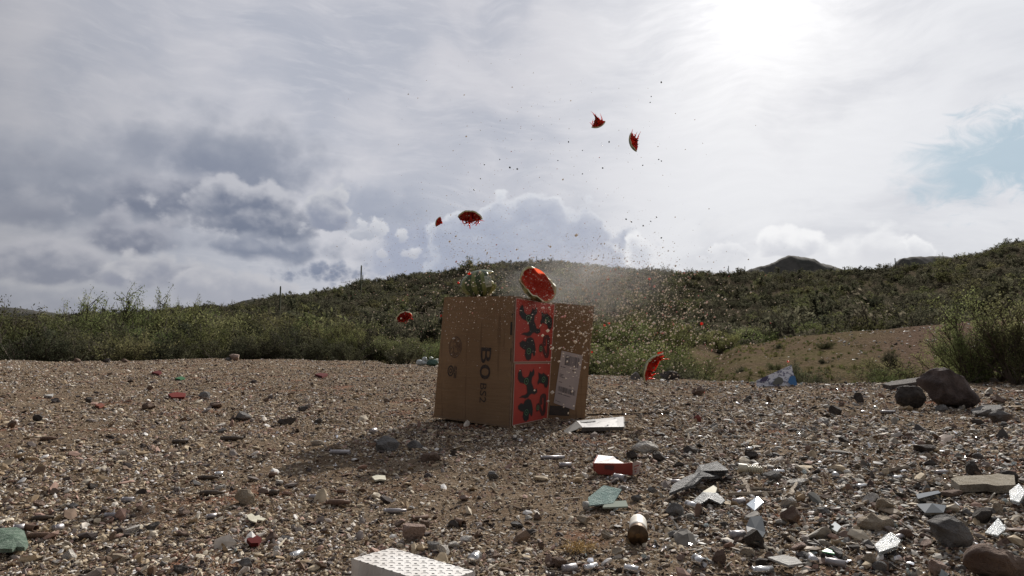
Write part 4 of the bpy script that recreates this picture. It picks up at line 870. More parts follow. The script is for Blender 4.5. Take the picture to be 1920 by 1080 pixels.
# the mist itself: a small cloud of fine drops
bm = bmesh.new(); bmesh.ops.create_icosphere(bm, subdivisions=4, radius=1.); me = bpy.data.meshes.new('juice_mist'); bm.to_mesh(me); bm.free()
mist = link(bpy.data.objects.new('juice_mist', me)); mist.location = fly(1085, 520, .35); mist.scale = (.62, .30, .30)
MM_ = bpy.data.materials.new('mist'); MM_.use_nodes = True; _b = NB(MM_.node_tree); _b.n.clear(); _P = _b.new('ShaderNodeTexCoord').outputs['Object']
_fall = _b.step(_b.v('LENGTH', _P), 1., .15); _nz = _b.step(_b.noise(_P, 2.2, 4., .6), .35, .75, .1, 1.)
_v = _b.new('ShaderNodeVolumePrincipled'); _v.inputs['Color'].default_value = (.98, .975, .97, 1); _v.inputs['Anisotropy'].default_value = .35; _b.put(_v.inputs['Density'], _b.m('MULTIPLY', _b.m('MULTIPLY', _b.m('POWER', _fall, 1.5), _nz), 1.3))
_o = _b.new('ShaderNodeOutputMaterial'); _b.l.new(_v.outputs[0], _o.inputs['Volume']); mist.data.materials.append(MM_); tag(mist, 'faint pale pink mist of juice above the open flap', 'mist', kind='stuff')
sc.cycles.volume_step_rate = 3.; sc.cycles.volume_max_steps = 64

# ------------------------------------------------------------------ rocks picked out of the photograph
def rock_mat(name, c1, c2, sc_=18., bump=1.): return pmat(name, c1, c2, sc_, .9, bump=bump, bscale=55, spec=.25)
ROCKS = dict(brown=rock_mat('brown_rock', (.13, .085, .065), (.21, .15, .115)), grey=rock_mat('grey_rock', (.13, .125, .12), (.22, .21, .20)), tan=rock_mat('tan_rock', (.30, .24, .175), (.42, .355, .27)), pink=rock_mat('pink_rock', (.27, .19, .155), (.36, .27, .225)), dark=rock_mat('dark_rock', (.055, .048, .044), (.105, .09, .08)), pale=rock_mat('pale_rock', (.50, .47, .42), (.64, .61, .56)), basalt=rock_mat('purple_rock', (.085, .066, .062), (.165, .13, .118), 14, 1.))
def rock(px, py, w, h, kind, seed, label, sub=2, group=None, cuts=9, rough=.05, name='stone', rz=None, cat='stone', deep=.45):
    """px is the middle, py the row of its foot, w and h its size in the photograph"""
    p = gnd(px, py); m = p.y / F; V, Fc = stone_verts(seed, sub, (1, .8, 1), cuts, rough, deep)
    mn, mx = V.min(0), V.max(0); V = (V - (mn + mx) / 2) / (mx - mn); V = V * np.array([w * m, w * m * .75, h * m * 1.22])
    o = mesh_obj(name, V, Fc, ROCKS[kind], smooth=sub >= 4)
    o.location = (p.x, p.y + w * m * .28, p.z + h * m * .42); o.rotation_euler = (0, rnd.uniform(-.1, .1), rnd.uniform(-.3, .3) if rz is None else rz)
    return tag(o, label, cat, group)
def outline_rock(name, pts, foot, kind, seed, label, cat='boulder', depth=.75, rough=.035, cuts=26):
    """a rock whose silhouette follows the outline seen in the photograph"""
    p = gnd(*foot); c = (sum(q[0] for q in pts) / len(pts), sum(q[1] for q in pts) / len(pts)); m = p.y / F
    al = np.array([math.atan2(c[1] - q[1], q[0] - c[0]) for q in pts]); rr_ = np.array([math.hypot(q[0] - c[0], q[1] - c[1]) for q in pts]) * m; o_ = np.argsort(al); al, rr_ = al[o_], rr_[o_]
    V, Fc = ico(5); V = V.copy(); g = np.random.default_rng(seed); W = V.copy()
    for k in range(cuts):
        n = g.normal(size=3); n /= np.linalg.norm(n); d = g.uniform(.70, .95); s_ = W @ n; W -= np.outer(np.maximum(s_ - d, 0), n)
    th = np.arctan2(W[:, 2], W[:, 0]); R_ = np.interp(th, np.concatenate([al - 6.28318, al, al + 6.28318]), np.tile(rr_, 3)); f = 1 + rough * 4 * fbm(V[:, 0] * 3 + seed, V[:, 2] * 3 + V[:, 1] * 2.3, 6, .6)
    k_ = np.abs(V[:, 1]); R2 = R_ * (1 - k_ ** 2) + rr_.mean() * k_ ** 2
    W = W * R2[:, None] * f[:, None] * np.array([1, depth, 1]) * 1.04; dd = rr_.mean() * depth * .8
    cen = at_depth(c[0], c[1], p.y + dd); o = mesh_obj(name, W, Fc, ROCKS[kind], smooth=True); o.location = cen; return tag(o, label, cat)
outline_rock('boulder', [(1721, 709), (1730, 704), (1744, 699), (1763, 690), (1773, 688), (1784, 693), (1797, 697), (1812, 709), (1824, 727), (1836, 748), (1834, 756), (1815, 764), (1788, 768), (1758, 768), (1747, 752), (1736, 739), (1727, 727)], (1790, 766), 'basalt', 3, 'largest reddish boulder with a peaked top, at the right edge of the clearing')
outline_rock('boulder', [(1673, 745), (1678, 734), (1690, 727), (1710, 724), (1723, 725), (1731, 733), (1738, 745), (1735, 752), (1723, 763), (1707, 769), (1689, 768), (1680, 761)], (1704, 768), 'dark', 5, 'smaller dark rounded boulder at the left foot of the big reddish one', rough=.06)
outline_rock('boulder', [(1736, 976), (1751, 971), (1779, 968), (1797, 973), (1807, 984), (1823, 998), (1831, 1008), (1829, 1022), (1818, 1031), (1788, 1034), (1766, 1032), (1755, 1010), (1751, 995), (1744, 986)], (1790, 1032), 'grey', 7, 'big smooth grey rock near the right edge, above the brown block', rough=.02)
outline_rock('boulder', [(1814, 1065), (1818, 1041), (1825, 1032), (1844, 1024), (1871, 1032), (1896, 1039), (1918, 1047), (1928, 1065), (1915, 1080), (1871, 1092), (1834, 1088)], (1868, 1090), 'brown', 9, 'purplish brown angular block in the bottom right corner', rough=.03)
outline_rock('boulder', [(1600, 982), (1604, 972), (1622, 967), (1650, 968), (1672, 974), (1680, 984), (1670, 994), (1640, 998), (1612, 996)], (1640, 996), 'tan', 11, 'flat tan slab of rock left of the smooth grey rock', 'rock', rough=.02)
ROCKLIST = [(454, 947, 36, 26, 'tan', 'square tan stone standing in the left foreground with a dark shadow'), (775, 1014, 44, 28, 'pink', 'pinkish flat stone just above the white tray'), (724, 847, 44, 26, 'grey', 'grey pointed stone in the middle of the carton shadow'), (806, 866, 36, 16, 'brown', 'reddish brown stone at the lower edge of the carton shadow'),
  (776, 842, 30, 14, 'grey', 'flat grey stone in the carton shadow right of the pointed one'), (1212, 850, 50, 20, 'pale', 'pale flat stone behind the red and white box'), (1186, 862, 20, 16, 'dark', 'dark rounded stone behind the open end of the red box'), (1268, 968, 34, 22, 'grey', 'grey angular stone at the left end of the crumpled sheet'), (1095, 986, 26, 15, 'tan', 'rounded tan stone below the pale blue plastic'),
  (1238, 865, 26, 16, 'dark', 'dark stone right of the red and white box'), (380, 747, 20, 12, 'grey', 'grey stone left of centre, right of the red scrap'), (274, 769, 24, 13, 'brown', 'brown oblong stone on the left of the clearing'), (451, 790, 30, 17, 'grey', 'pale grey stone left of the carton, halfway to the edge'), (400, 766, 28, 11, 'brown', 'low brown stone in front of the grey one left of centre'),
  (535, 797, 34, 12, 'dark', 'long dark stone left of the carton'), (66, 790, 16, 12, 'dark', 'small dark stone near the left edge, upper'), (17, 803, 20, 14, 'brown', 'brown stone at the left edge of the view'), (163, 755, 14, 10, 'dark', 'black stone left, above the small dark one'), (100, 755, 16, 8, 'dark', 'dark flat stone near the left edge'), (278, 732, 14, 9, 'brown', 'small brown stone beyond the red scrap'),
  (437, 677, 20, 13, 'pink', 'pinkish boulder on the far rim of the clearing, left'), (426, 677, 11, 7, 'grey', 'small grey stone touching the pinkish rim boulder'), (143, 680, 12, 8, 'brown', 'brown stone on the far rim at left'), (198, 680, 12, 8, 'dark', 'dark stone on the far rim, leftish'), (231, 680, 14, 7, 'brown', 'brown stone on the far rim right of the dark one'), (595, 795, 14, 10, 'dark', 'dark stone just left of the carton shadow'), (566, 772, 18, 10, 'dark', 'small dark stone above left of the shadow'), (497, 754, 12, 8, 'brown', 'brown stone beyond the dark ones left of the carton'),
  (125, 1050, 22, 18, 'pale', 'pale stone near the green fabric in the left foreground'), (243, 1003, 28, 14, 'pale', 'pale wedge stone in the left foreground'), (457, 1067, 24, 17, 'grey', 'round grey stone at the bottom, left of the standing casing'), (333, 1078, 26, 16, 'dark', 'dark stone cut by the bottom edge, left'), (517, 1036, 14, 11, 'pale', 'small white stone in the lower left foreground'), (340, 968, 26, 11, 'brown', 'rusty brown stone in the left foreground'), (258, 1002, 12, 8, 'dark', 'dark stone touching the pale wedge stone'),
  (1570, 778, 24, 17, 'dark', 'dark stone left of the dark rounded boulder, nearer the camera'), (1613, 755, 18, 18, 'dark', 'upright dark stone on the right of the clearing'), (1580, 762, 10, 8, 'brown', 'small brown stone left of the upright dark one'), (1311, 742, 24, 15, 'brown', 'brown stone near the far rim below the falling wedge'), (1885, 794, 38, 22, 'grey', 'grey blocky stone right of the largest boulder, nearer the camera'), (1770, 772, 22, 12, 'grey', 'grey stone resting against the front of the largest boulder'), (1850, 782, 26, 14, 'grey', 'flat grey stone in front of the largest boulder'), (1877, 757, 24, 16, 'brown', 'reddish stone right of the largest boulder'),
  (1192, 712, 18, 14, 'grey', 'grey stone just left of the falling melon wedge'), (1258, 712, 34, 16, 'dark', 'dark stone on the rim behind the falling wedge'), (1488, 985, 34, 30, 'brown', 'brown stone in the right foreground left of the flat tan slab'), (1425, 994, 30, 20, 'dark', 'dark stone right of the shell, below the wood splinters'), (1418, 1030, 34, 34, 'dark', 'dark glossy lump in the right foreground'), (1350, 1058, 24, 22, 'brown', 'brown angular stone near the bottom right of the shell'), (1570, 1050, 28, 20, 'grey', 'grey stone in the lower right, below the tan slab'), (1633, 1060, 28, 20, 'tan', 'pale tan block at the bottom, right foreground'), (1653, 1072, 24, 18, 'grey', 'greenish grey stone touching the pale tan block'), (1700, 1010, 30, 16, 'brown', 'brown rounded stone left of the smooth grey rock'), (1765, 1078, 34, 24, 'pink', 'pinkish stone left of the purplish block at the bottom'),
  (1550, 1055, 20, 16, 'dark', 'dark stone at the bottom, right foreground'), (1850, 985, 34, 26, 'dark', 'dark stone right of the smooth grey rock'), (1875, 962, 24, 18, 'tan', 'tan stone near the right edge above the dark one'), (1790, 935, 34, 14, 'brown', 'brown stone beneath the pale plank'), (1665, 962, 30, 24, 'tan', 'tan angular stone behind the flat slab'), (1640, 945, 30, 18, 'pale', 'pale block behind the tan angular stone'), (1480, 952, 28, 18, 'pale', 'white stone near the crumpled sheet, right of it'), (1455, 905, 34, 18, 'grey', 'grey oblong stone right of the ribbed plastic'), (1500, 912, 44, 12, 'pale', 'white flat stone right of the grey oblong one'),
  (1738, 850, 44, 14, 'dark', 'dark flat stone in the right middle'), (1830, 890, 24, 24, 'dark', 'dark square stone above the pale plank'), (1900, 905, 30, 20, 'dark', 'dark stone at the right edge above the pale plank'), (1412, 862, 24, 14, 'dark', 'dark stone beyond the ribbed plastic'), (1300, 850, 32, 12, 'dark', 'long dark stone right of the red box'), (1225, 925, 20, 10, 'grey', 'grey stone between the red box and the crumpled sheet'), (1008, 975, 16, 12, 'brown', 'brown stone in the centre foreground'), (870, 940, 18, 10, 'pink', 'pinkish pebble below the carton shadow'), (925, 900, 20, 14, 'grey', 'grey stone in front of the carton, centre'), (850, 1028, 24, 10, 'pale', 'long pale stone right above the white tray'), (850, 990, 20, 13, 'dark', 'dark stone right of the pinkish flat stone'), (1015, 990 + 40, 12, 12, 'brown', 'brown stone above the bottom centre'), (1050, 1066, 30, 18, 'brown', 'brown stone cut off near the bottom centre'), (1030, 1062, 16, 20, 'pink', 'dark pink stone beside the curved twig at the bottom')]
for i, (px, py, w, h, k, lab_) in enumerate(ROCKLIST): rock(px, py, w, h, k, 430 + i * 3, lab_, 3, cuts=14, deep=.36, group= 'stones lying on the clearing')
# further stones, strewn as in the photograph
lst = []
ks = ['brown', 'grey', 'dark', 'tan', 'pink', 'pale']
for i in range(150):
    px = rnd.uniform(1250, 1915) if i < 105 else rnd.uniform(10, 1250); py = 735 + 340 * rnd.random() ** .8
    if 560 < px < 1120 and py < 850: continue
    w = rnd.uniform(7, 19) * (.5 + (py - 650) / 380); k = rnd.choice(ks[:5] if px > 1250 else ['brown', 'dark', 'pale', 'tan', 'brown', 'grey']); lst.append((px, py, w, w * rnd.uniform(.4, .75), k))
cl = dict(brown='brown', grey='grey', dark='dark', tan='tan', pink='pinkish', pale='whitish')
zone = lambda px, py: ('left ' if px < 640 else 'middle ' if px < 1250 else 'right ') + ('distance' if py < 820 else 'middle ground' if py < 930 else 'foreground')
bz = {}
for q in lst: bz.setdefault((q[4], zone(q[0], q[1])), []).append(q)
for (k, zn), qs in bz.items():
    qs.sort()
    for i, (px, py, w, h, _) in enumerate(qs): rock(px, py, w, h * .85, k, 700 + int(px) + int(py), f"small {cl[k]} stone strewn in the {zn}" + (f", {ordn(i, len(qs))} of these" if len(qs) > 1 else ''), 3, cuts=11, deep=.30, group= f"small {cl[k]} stones strewn in the {zn}")

# ------------------------------------------------------------------ casings and shells
BRASSD = pmat('tarnished_brass', (.055, .042, .034), (.11, .08, .055), 120, .55, metal=.3); SILV = pmat('bright_casing', (.72, .71, .70), (.5, .49, .48), 160, .25, metal=.9); RUST = pmat('rusty_casing', (.10, .06, .04), (.17, .10, .065), 150, .8); GREYC = pmat('dull_casing', (.30, .28, .29), (.40, .38, .38), 120, .45, metal=.5)
PLAST = pmat('hull_plastic', (.58, .54, .47), (.72, .69, .62), 60, .5)
HOLE = pmat('inside_dark', (.01, .01, .01), rough=1)
def cyl(r, l, prof=None, n=20, bore=.82):
    """a spent case along +x from 0 to l, open at the far end"""
    prof = prof or [(0, 1.08), (.03, 1.08), (.05, .9), (.09, .9), (.11, 1.), (1, 1.)]
    rings = [(0, 0.)] + [(x * l, q * r) for x, q in prof] + [(l, bore * r), (l * .35, bore * r), (l * .35, 0.)]; V = []; Fc = []
    for x, q in rings:
        for k in range(n): a = 6.2832 * k / n; V.append((x, math.cos(a) * q, math.sin(a) * q))
    for i in range(len(rings) - 1):
        for k in range(n): Fc.append((i * n + k, i * n + (k + 1) % n, (i + 1) * n + (k + 1) % n, (i + 1) * n + k))
    return V, Fc
def casing(px, py, l, d, ang, mat, label, name='bullet_casing', cat='casing', lean=0., neck=False, group='spent casings on the gravel'):
    """px, py: the middle of the casing on the ground; l, d: length and thickness in px; ang: heading on the ground, 0 = to the right, 90 = away"""
    p = gnd(px, py); m = p.y / F; r = d * m / 2; L_ = l * m; prof = [(0, 1.05), (.04, 1.05), (.06, .88), (.1, .88), (.12, 1.), (.7, .97), (.78, .62), (1, .6)] if neck else None
    V, Fc = cyl(r, L_, prof, bore=.5 if neck else .82); V = [(v[0] - L_ / 2, v[1], v[2]) for v in V]
    o = mesh_obj(name, V, Fc, mat, smooth=False); o.location = (p.x, p.y, p.z + r * .9 + abs(math.sin(lean)) * L_ / 2); o.rotation_euler = (0, -lean, R(ang)); 
    for q in o.data.polygons: q.use_smooth = True
    return tag(o, label, cat, group)
# big shotgun hull
p = gnd(1209, 1022); hull = empty('shotgun_shell', (p.x - .012, p.y - .004, p.z + .0165), R(78)); m_ = p.y / F
V, Fc = cyl(.0155, .019, [(0, 1.1), (.12, 1.1), (.18, 1.0), (1, 1.)], 28, .3); mesh_obj('brass_head', V, Fc, pmat('bronze_head', (.09, .055, .03), (.14, .09, .05), 120, .4, metal=.7), hull, True)
V, Fc = cyl(.0150, .060, [(0, 1.0), (.3, 1.02), (.5, .99), (.75, 1.03), (1, .98)], 28, .88); o = mesh_obj('plastic_hull', [(v[0] + .017, v[1], v[2]) for v in V], Fc, PLAST, hull, True)
V, Fc = cyl(.004, .001, [(0, 1), (1, 1)], 14, .2); o = mesh_obj('primer', [(v[0] - .0012, v[1], v[2]) for v in V], Fc, pmat('primer_metal', (.16, .10, .05), rough=.4, metal=.8), hull)
tag(hull, 'fat whitish shotgun shell with a dark bronze base turned to the camera', 'shotgun shell')
CAS = [(391, 899, 36, 8, 5, BRASSD, 'long black rifle casing with a bright casing at its right end', True), (410, 893, 13, 9, 20, SILV, 'short bright casing touching the end of the long black one', False), (398, 929, 42, 10, 3, BRASSD, 'black rifle casing left of the square tan stone', True), (514, 928, 16, 10, 0, BRASSD, 'short black casing right of the square tan stone', False), (634, 948, 42, 12, 8, RUST, 'dark brown rifle casing in the centre left foreground', True), (590, 936, 20, 9, 0, GREYC, 'grey casing left of the dark brown rifle casing', False),
  (741, 962, 40, 9, 3, GREYC, 'purplish grey rifle casing in the centre foreground', True), (435, 826, 40, 9, 6, BRASSD, 'black rifle casing left of the carton shadow', True), (338, 832, 28, 8, -12, BRASSD, 'black casing tilted, left of the shadow', False), (92, 826, 26, 8, 15, RUST, 'rusty casing near the left edge', True), (240, 942, 20, 10, 5, GREYC, 'short grey casing in the left foreground, upper one', False), (217, 970, 38, 9, 6, GREYC, 'long pale grey casing in the left foreground', True), (108, 995, 15, 12, 70, GREYC, 'stubby pale casing beside the green fabric', False), (80, 975, 34, 9, 15, BRASSD, 'dark casing above the green fabric', True), (55, 995, 34, 12, -20, RUST, 'thick rusty casing above left of the stubby pale one', False), (78, 1009, 46, 11, 10, RUST, 'olive brown long casing right of the green fabric', True),
  (396, 972, 16, 9, 30, GREYC, 'small grey casing left of the cream scrap', False), (555, 1047, 24, 14, 65, SILV, 'bright casing lying end-on in the lower left, pointing up right', False), (35, 997, 16, 14, 30, GREYC, 'open ended grey casing by the green fabric', False), (638, 852, 36, 9, 0, GREYC, 'pale long casing at the left part of the carton shadow', False), (700, 812, 14, 9, 70, GREYC, 'short casing at the top of the carton shadow', False), (512, 895, 14, 10, 10, RUST, 'rusty short casing left of centre', False),
  (640, 925, 16, 8, 5, RUST, 'small rusty casing above the dark brown rifle one', False), (788, 975, 30, 8, 35, RUST, 'brown casing slanting right above the pinkish stone', False), (862, 985, 24, 12, -50, RUST, 'dark casing slanting down in the centre foreground', False), (1036, 861, 44, 7, 3, GREYC, 'thin pale strip-like casing left of the red box', False), (1060, 876, 22, 9, 0, GREYC, 'short casing below the thin pale one', False), (1162, 902, 22, 13, -40, GREYC, 'whitish blue casing just below the red box', False), (890, 1056, 26, 20, 75, SILV, 'shiny casing at the right corner of the white tray', False),
  (1383, 1011, 27, 16, -3, GREYC, 'mauve casing right of the whitish shell', False), (1298, 954, 26, 13, -62, SILV, 'bright casing below the crumpled sheet, pointing down right', False), (1312, 1060, 26, 17, -70, SILV, 'bright standing casing near the bottom, right of the shell', False), (1523, 1056, 24, 16, 80, SILV, 'bright casing at the bottom, its dark mouth to the camera', False), (1567, 1062, 32, 14, -35, GREYC, 'greenish grey casing next to the bright green scrap', False), (1430, 1076, 38, 14, 3, SILV, 'pale casing at the bottom edge under the white shard', False), (1068, 1072, 26, 14, 25, GREYC, 'casing at the bottom edge centre, left one', False), (1108, 1070, 26, 13, 35, SILV, 'casing at the bottom edge centre, right one', False), (1185, 1074, 26, 14, -30, SILV, 'pale casing at the bottom edge, left of the shell', False),
  (1386, 945, 24, 11, 28, GREYC, 'mauve casing below the wood splinters', False), (1460, 889, 20, 9, 4, SILV, 'bright casing right of the ribbed plastic', False), (1567, 897, 14, 12, 70, SILV, 'dark mouthed casing standing out in the right middle', False), (1615, 915, 20, 8, 18, SILV, 'bright small casing in the right middle, left one', False), (1683, 899, 20, 8, 24, SILV, 'bright small casing in the right middle, right one', False), (1764, 889, 24, 8, 15, GREYC, 'thin grey casing above the pale plank', False), (1405, 845, 14, 7, 35, SILV, 'small bright casing slanting, beyond the ribbed plastic', False), (1665, 775, 26, 6, 0, GREYC, 'thin casing near the dark rounded boulder', False), (1270, 908, 22, 9, -15, GREYC, 'pale casing above the crumpled sheet', False), (1690, 1010, 40, 10, 35, GREYC, 'long grey casing right of the tan slab', False)]
for (px, py, l, d, a, mt, lab_, nk) in CAS: casing(px, py, l, d, a, mt, lab_, neck=nk)

# ------------------------------------------------------------------ flat pieces, wood, packaging
def slab(name, pts, th, mat, label, cat, lift=.004, tiltz=None, parent=None, bend=0., group=None):
    """outline given by its corner points on the ground as the photograph shows them; th = thickness in metres"""
    W = [gnd(*q) for q in pts]; c = sum(W, Vector()) / len(W); zz_ = max(w_.z for w_ in W)
    top = [Vector((w_.x, w_.y, zz_ + lift + th + (tiltz[i] if tiltz else 0))) - c for i, w_ in enumerate(W)]; bot = [t_ - Vector((0, 0, th)) for t_ in top]
    n = len(W); V = top + bot + [sum(top, Vector()) / n + Vector((0, 0, bend)), sum(bot, Vector()) / n + Vector((0, 0, bend))]; Fc = []
    for i in range(n): j = (i + 1) % n; Fc += [(i, j, 2 * n), (n + j, n + i, 2 * n + 1), (i, n + i, n + j, j)]
    o = mesh_obj(name, V, Fc, mat); o.location = c; return tag(o, label, cat, group)
WOOD = pmat('grey_wood', (.24, .19, .14), (.40, .34, .26), 30, .9, bump=.5, bscale=90); WHITEP = pmat('white_plastic', (.46, .45, .42), (.36, .35, .33), 40, .8, spec=.2, bump=.4); TEAL = pmat('pale_blue_plastic', (.24, .33, .31), (.36, .45, .42), 60, .95, spec=.05, bump=.8); DARKG = pmat('dark_glass', (.03, .035, .035), rough=.15, spec=.8); GLASS = pmat('clear_glass', (.30, .35, .34), (.20, .24, .23), 90, .25, spec=.5, trans=.5, bump=.6); CREAM = pmat('cream_scrap', (.50, .47, .36), (.60, .57, .45), 40, .8)
def stick(x0, y0, x1, y1, w, label, mat=WOOD, z1=.0, group='wood splinters', name='wood_stick', cat='stick'):
    a, b_ = gnd(x0, y0), gnd(x1, y1); m = a.y / F; r = w * m / 2; d = b_ - a; n = 6; pts = []
    g2 = random.Random(int(x0 * 7 + y0)); side = Vector((-d.y, d.x, 0)).normalized()
    for i in range(n + 1): t = i / n; pts.append(d * t + side * g2.uniform(-.6, .6) * r + Vector((0, 0, r * .9 + z1 * t)))
    V, Fc = tube(pts, r * 1.1, r * .7, 5); V = [Vector((v.x, v.y, v.z)) for v in V]; o = mesh_obj(name, V, Fc, mat); o.location = a; return tag(o, label, cat, group)
stick(1368, 932, 1466, 927, 9, 'longest flat wood splinter below the ribbed plastic'); stick(1370, 917, 1440, 920, 7, 'reddish wood splinter above the longest one'); stick(1396, 905, 1406, 928, 8, 'short upright splinter crossing the longest one'); stick(1480, 934, 1500, 905, 9, 'pale splinter slanting up, right of the longest one'); stick(1467, 936, 1492, 916, 4, 'thin splinter parallel to the slanting pale one')
stick(1492, 986, 1546, 984, 6, 'orange brown wood strip left of the tan slab', RUSTW := pmat('fresh_wood', (.36, .22, .12), rough=.8)); stick(1556, 1022, 1602, 1004, 5, 'thin dark twig pointing up right, below the tan slab'); stick(1662, 889, 1700, 879, 10, 'pale wood piece in the right middle'); stick(1600, 958, 1634, 942, 9, 'tan wood block left of the pale block')
stick(905, 1078, 932, 1060, 6, 'curved pale twig at the bottom centre, right of the shiny casing'); stick(1290, 1076, 1400, 1080, 3, 'long thin dark twig at the bottom edge', WOODD := pmat('dark_wood', (.06, .045, .035), rough=.9)); stick(388, 1019, 442, 1012, 4, 'thin grey twig in the left foreground'); stick(1040, 1058, 1120, 1060, 5, 'dark twig above the bottom edge casings', WOODD); stick(940, 1005, 905, 992, 3, 'small twig in the centre foreground'); stick(1110, 1000 - 18, 1000, 990 - 10, 0.1 + 2, 'fine straw across the centre foreground')
stick(1180, 861, 1300, 858, 4, 'long brown twig running right from the red box', WOODD); stick(1100, 779, 1252, 776, 3, 'dark wire running right from the crushed carton', WOODD, name='wire', cat='wire'); stick(75, 1022, 84, 1040, 4, 'short tan twig right of the green fabric'); stick(640, 800, 668, 806, 3, 'thin twig left of the carton foot'); stick(1720, 905, 1762, 896, 5, 'thin brown stick left of the pale plank'); stick(1340, 900, 1398, 912, 4, 'thin splinter left of the upright one', WOODD); stick(240, 872, 214, 866, 4, 'thin dark twig in the left middle', WOODD)
slab('wood_plank', [(1784, 914), (1796, 908), (1862, 906), (1870, 903), (1903, 906), (1905, 925), (1870, 930), (1850, 926), (1800, 929)], .016, pmat('chipboard', (.30, .26, .20), (.42, .38, .31), 50, .95, bump=.8, spec=.1), 'pale broken plank with a ragged dark edge near the right edge', 'plank', .002)
slab('plastic_shard', [(1440, 1064), (1470, 1060), (1494, 1068), (1506, 1079), (1480, 1082), (1455, 1072)], .003, WHITEP, 'white pointed shard at the bottom edge, right of the middle', 'shard', .012)
slab('fabric_scrap', [(-20, 1008), (30, 1004), (44, 1012), (52, 1038), (45, 1046), (30, 1044), (22, 1048), (-20, 1046)], .006, pmat('green_cloth', (.11, .155, .12), (.20, .25, .205), 60, 1., spec=.0, bump=.5), 'pale green cloth scrap at the left edge, foreground', 'scrap', .008, bend=.006)
slab('paper_scrap', [(462, 974), (472, 971), (478, 976), (486, 973), (488, 979), (498, 981), (492, 986), (482, 984), (480, 990), (472, 987), (466, 983)], .002, CREAM, 'cream torn scrap with ragged edges in the left foreground', 'scrap', .006)
slab('shard', [(697, 900), (706, 896), (722, 898), (724, 906), (712, 905), (703, 907)], .004, CREAM, 'pale chip below the left part of the carton shadow', 'chip', .004)
slab('sheet_metal', [(1255, 944), (1262, 930), (1284, 920), (1300, 912), (1312, 896), (1322, 890), (1345, 889), (1364, 897), (1366, 903), (1350, 905), (1338, 914), (1318, 920), (1300, 928), (1280, 936)], .006, pmat('crumpled_foil', (.05, .05, .052), (.17, .17, .175), 45, .7, bump=1.), 'crumpled dark grey sheet right of the shell, lying aslant', 'crumpled sheet', .012, [0, .003, .008, .002, .012, .006, .015, .004, .008, -.004, .003, .008, 0, .004], bend=.01)
slab('foil_scrap', [(1300, 948), (1318, 938), (1340, 936), (1345, 944), (1360, 948), (1352, 955), (1330, 950), (1312, 956)], .003, pmat('silver_foil', (.42, .44, .45), (.22, .24, .24), 60, .45, bump=1.), 'pale silvery film below the crumpled dark sheet', 'foil', .006, [0, .006, .003, .009, 0, .002, .006, 0], bend=.006)
slab('leaf_scrap', [(1318, 935), (1338, 924), (1345, 928), (1342, 938), (1328, 940)], .003, CREAM, 'cream flake between the crumpled sheet and the silvery film', 'flake', .012)
slab('glass_shard', [(1400, 1012), (1408, 1004), (1430, 1002), (1436, 1018), (1424, 1032), (1404, 1028)], .004, DARKG, 'dark glass shard right of the mauve casing', 'glass shard', .008, [.01, .02, .02, .004, 0, 0])
slab('glass_shard', [(1848, 1016), (1874, 1000), (1888, 1014), (1872, 1022)], .003, GLASS, 'clear triangular glass shard right of the smooth grey rock', 'glass shard', .01, [0, .014, .006, 0])
slab('glass_shard', [(1640, 1036), (1672, 1024), (1690, 1032), (1684, 1050), (1650, 1052)], .005, GLASS, 'curved clear glass piece below the tan slab', 'glass shard', .006, [0, .012, .004, .008, 0])
slab('glass_shard', [(1400, 955), (1420, 948), (1432, 955), (1415, 965)], .004, pmat('blue_glass', (.25, .33, .42), rough=.1, trans=.3), 'bluish glass shard below the white stone', 'glass shard', .004, [0, .008, .004, 0])
slab('glass_shard', [(1893, 936), (1912, 930), (1925, 942), (1912, 958), (1896, 952)], .006, GLASS, 'bright clear glass lump at the right edge', 'glass shard', .004, [.004, .016, .01, 0, 0])
slab('glass_shard', [(1555, 1000), (1566, 990), (1578, 998), (1570, 1010)], .004, pmat('smoky_glass', (.22, .25, .24), rough=.12, trans=.3), 'small smoky glass piece right of the orange wood strip', 'glass shard', .006)
slab('dark_strip', [(1718, 940), (1760, 932), (1765, 938), (1722, 950)], .010, DARKG, 'black glossy strip left below the pale plank', 'strip', .004)
slab('plastic_strip', [(1718, 955), (1738, 960), (1758, 966), (1775, 958), (1770, 972), (1735, 972)], .006, DARKG, 'black curved plastic below the glossy strip', 'strip', .003, bend=.01)
slab('red_scrap', [(315, 744), (330, 740), (348, 742), (346, 749), (322, 750)], .012, pmat('red_scrap', (.13, .018, .013), rough=.9, spec=.1), 'red scrap on the left of the clearing', 'scrap', .004)
slab('red_scrap', [(284, 702), (298, 698), (303, 701), (298, 705)], .02, pmat('dark_red_scrap', (.09, .014, .013), rough=.9, spec=.1), 'dark red scrap farther back at left', 'scrap', .004)
slab('red_scrap', [(590, 706), (602, 703), (615, 706), (604, 710)], .02, bpy.data.materials['dark_red_scrap'], 'dark red scrap left of the carton, far back', 'scrap', .004)
slab('red_scrap', [(178, 764), (190, 760), (196, 764), (186, 768)], .010, pmat('orange_scrap', (.17, .06, .04), rough=.9, spec=.1), 'orange red scrap at left', 'scrap', .004)
slab('red_scrap', [(462, 1022), (478, 1014), (490, 1020), (484, 1030), (470, 1030)], .006, bpy.data.materials['dark_red_scrap'], 'dark red scrap in the left foreground', 'scrap', .004)
slab('green_scrap', [(328, 712), (340, 709), (347, 712), (338, 715)], .012, pmat('green_scrap', (.04, .12, .055), rough=.9, spec=.1), 'small green scrap behind the red one', 'scrap', .004)
slab('green_scrap', [(1542, 1052), (1552, 1046), (1556, 1049), (1566, 1045), (1560, 1052), (1566, 1056), (1553, 1054)], .002, pmat('bright_green_scrap', (.10, .55, .25), rough=.4), 'bright green star shaped scrap at the bottom right', 'scrap', .012)
slab('plastic_shard', [(82, 745), (100, 742), (98, 748)], .01, WHITEP, 'white glinting chip at left, far back', 'chip', .004)
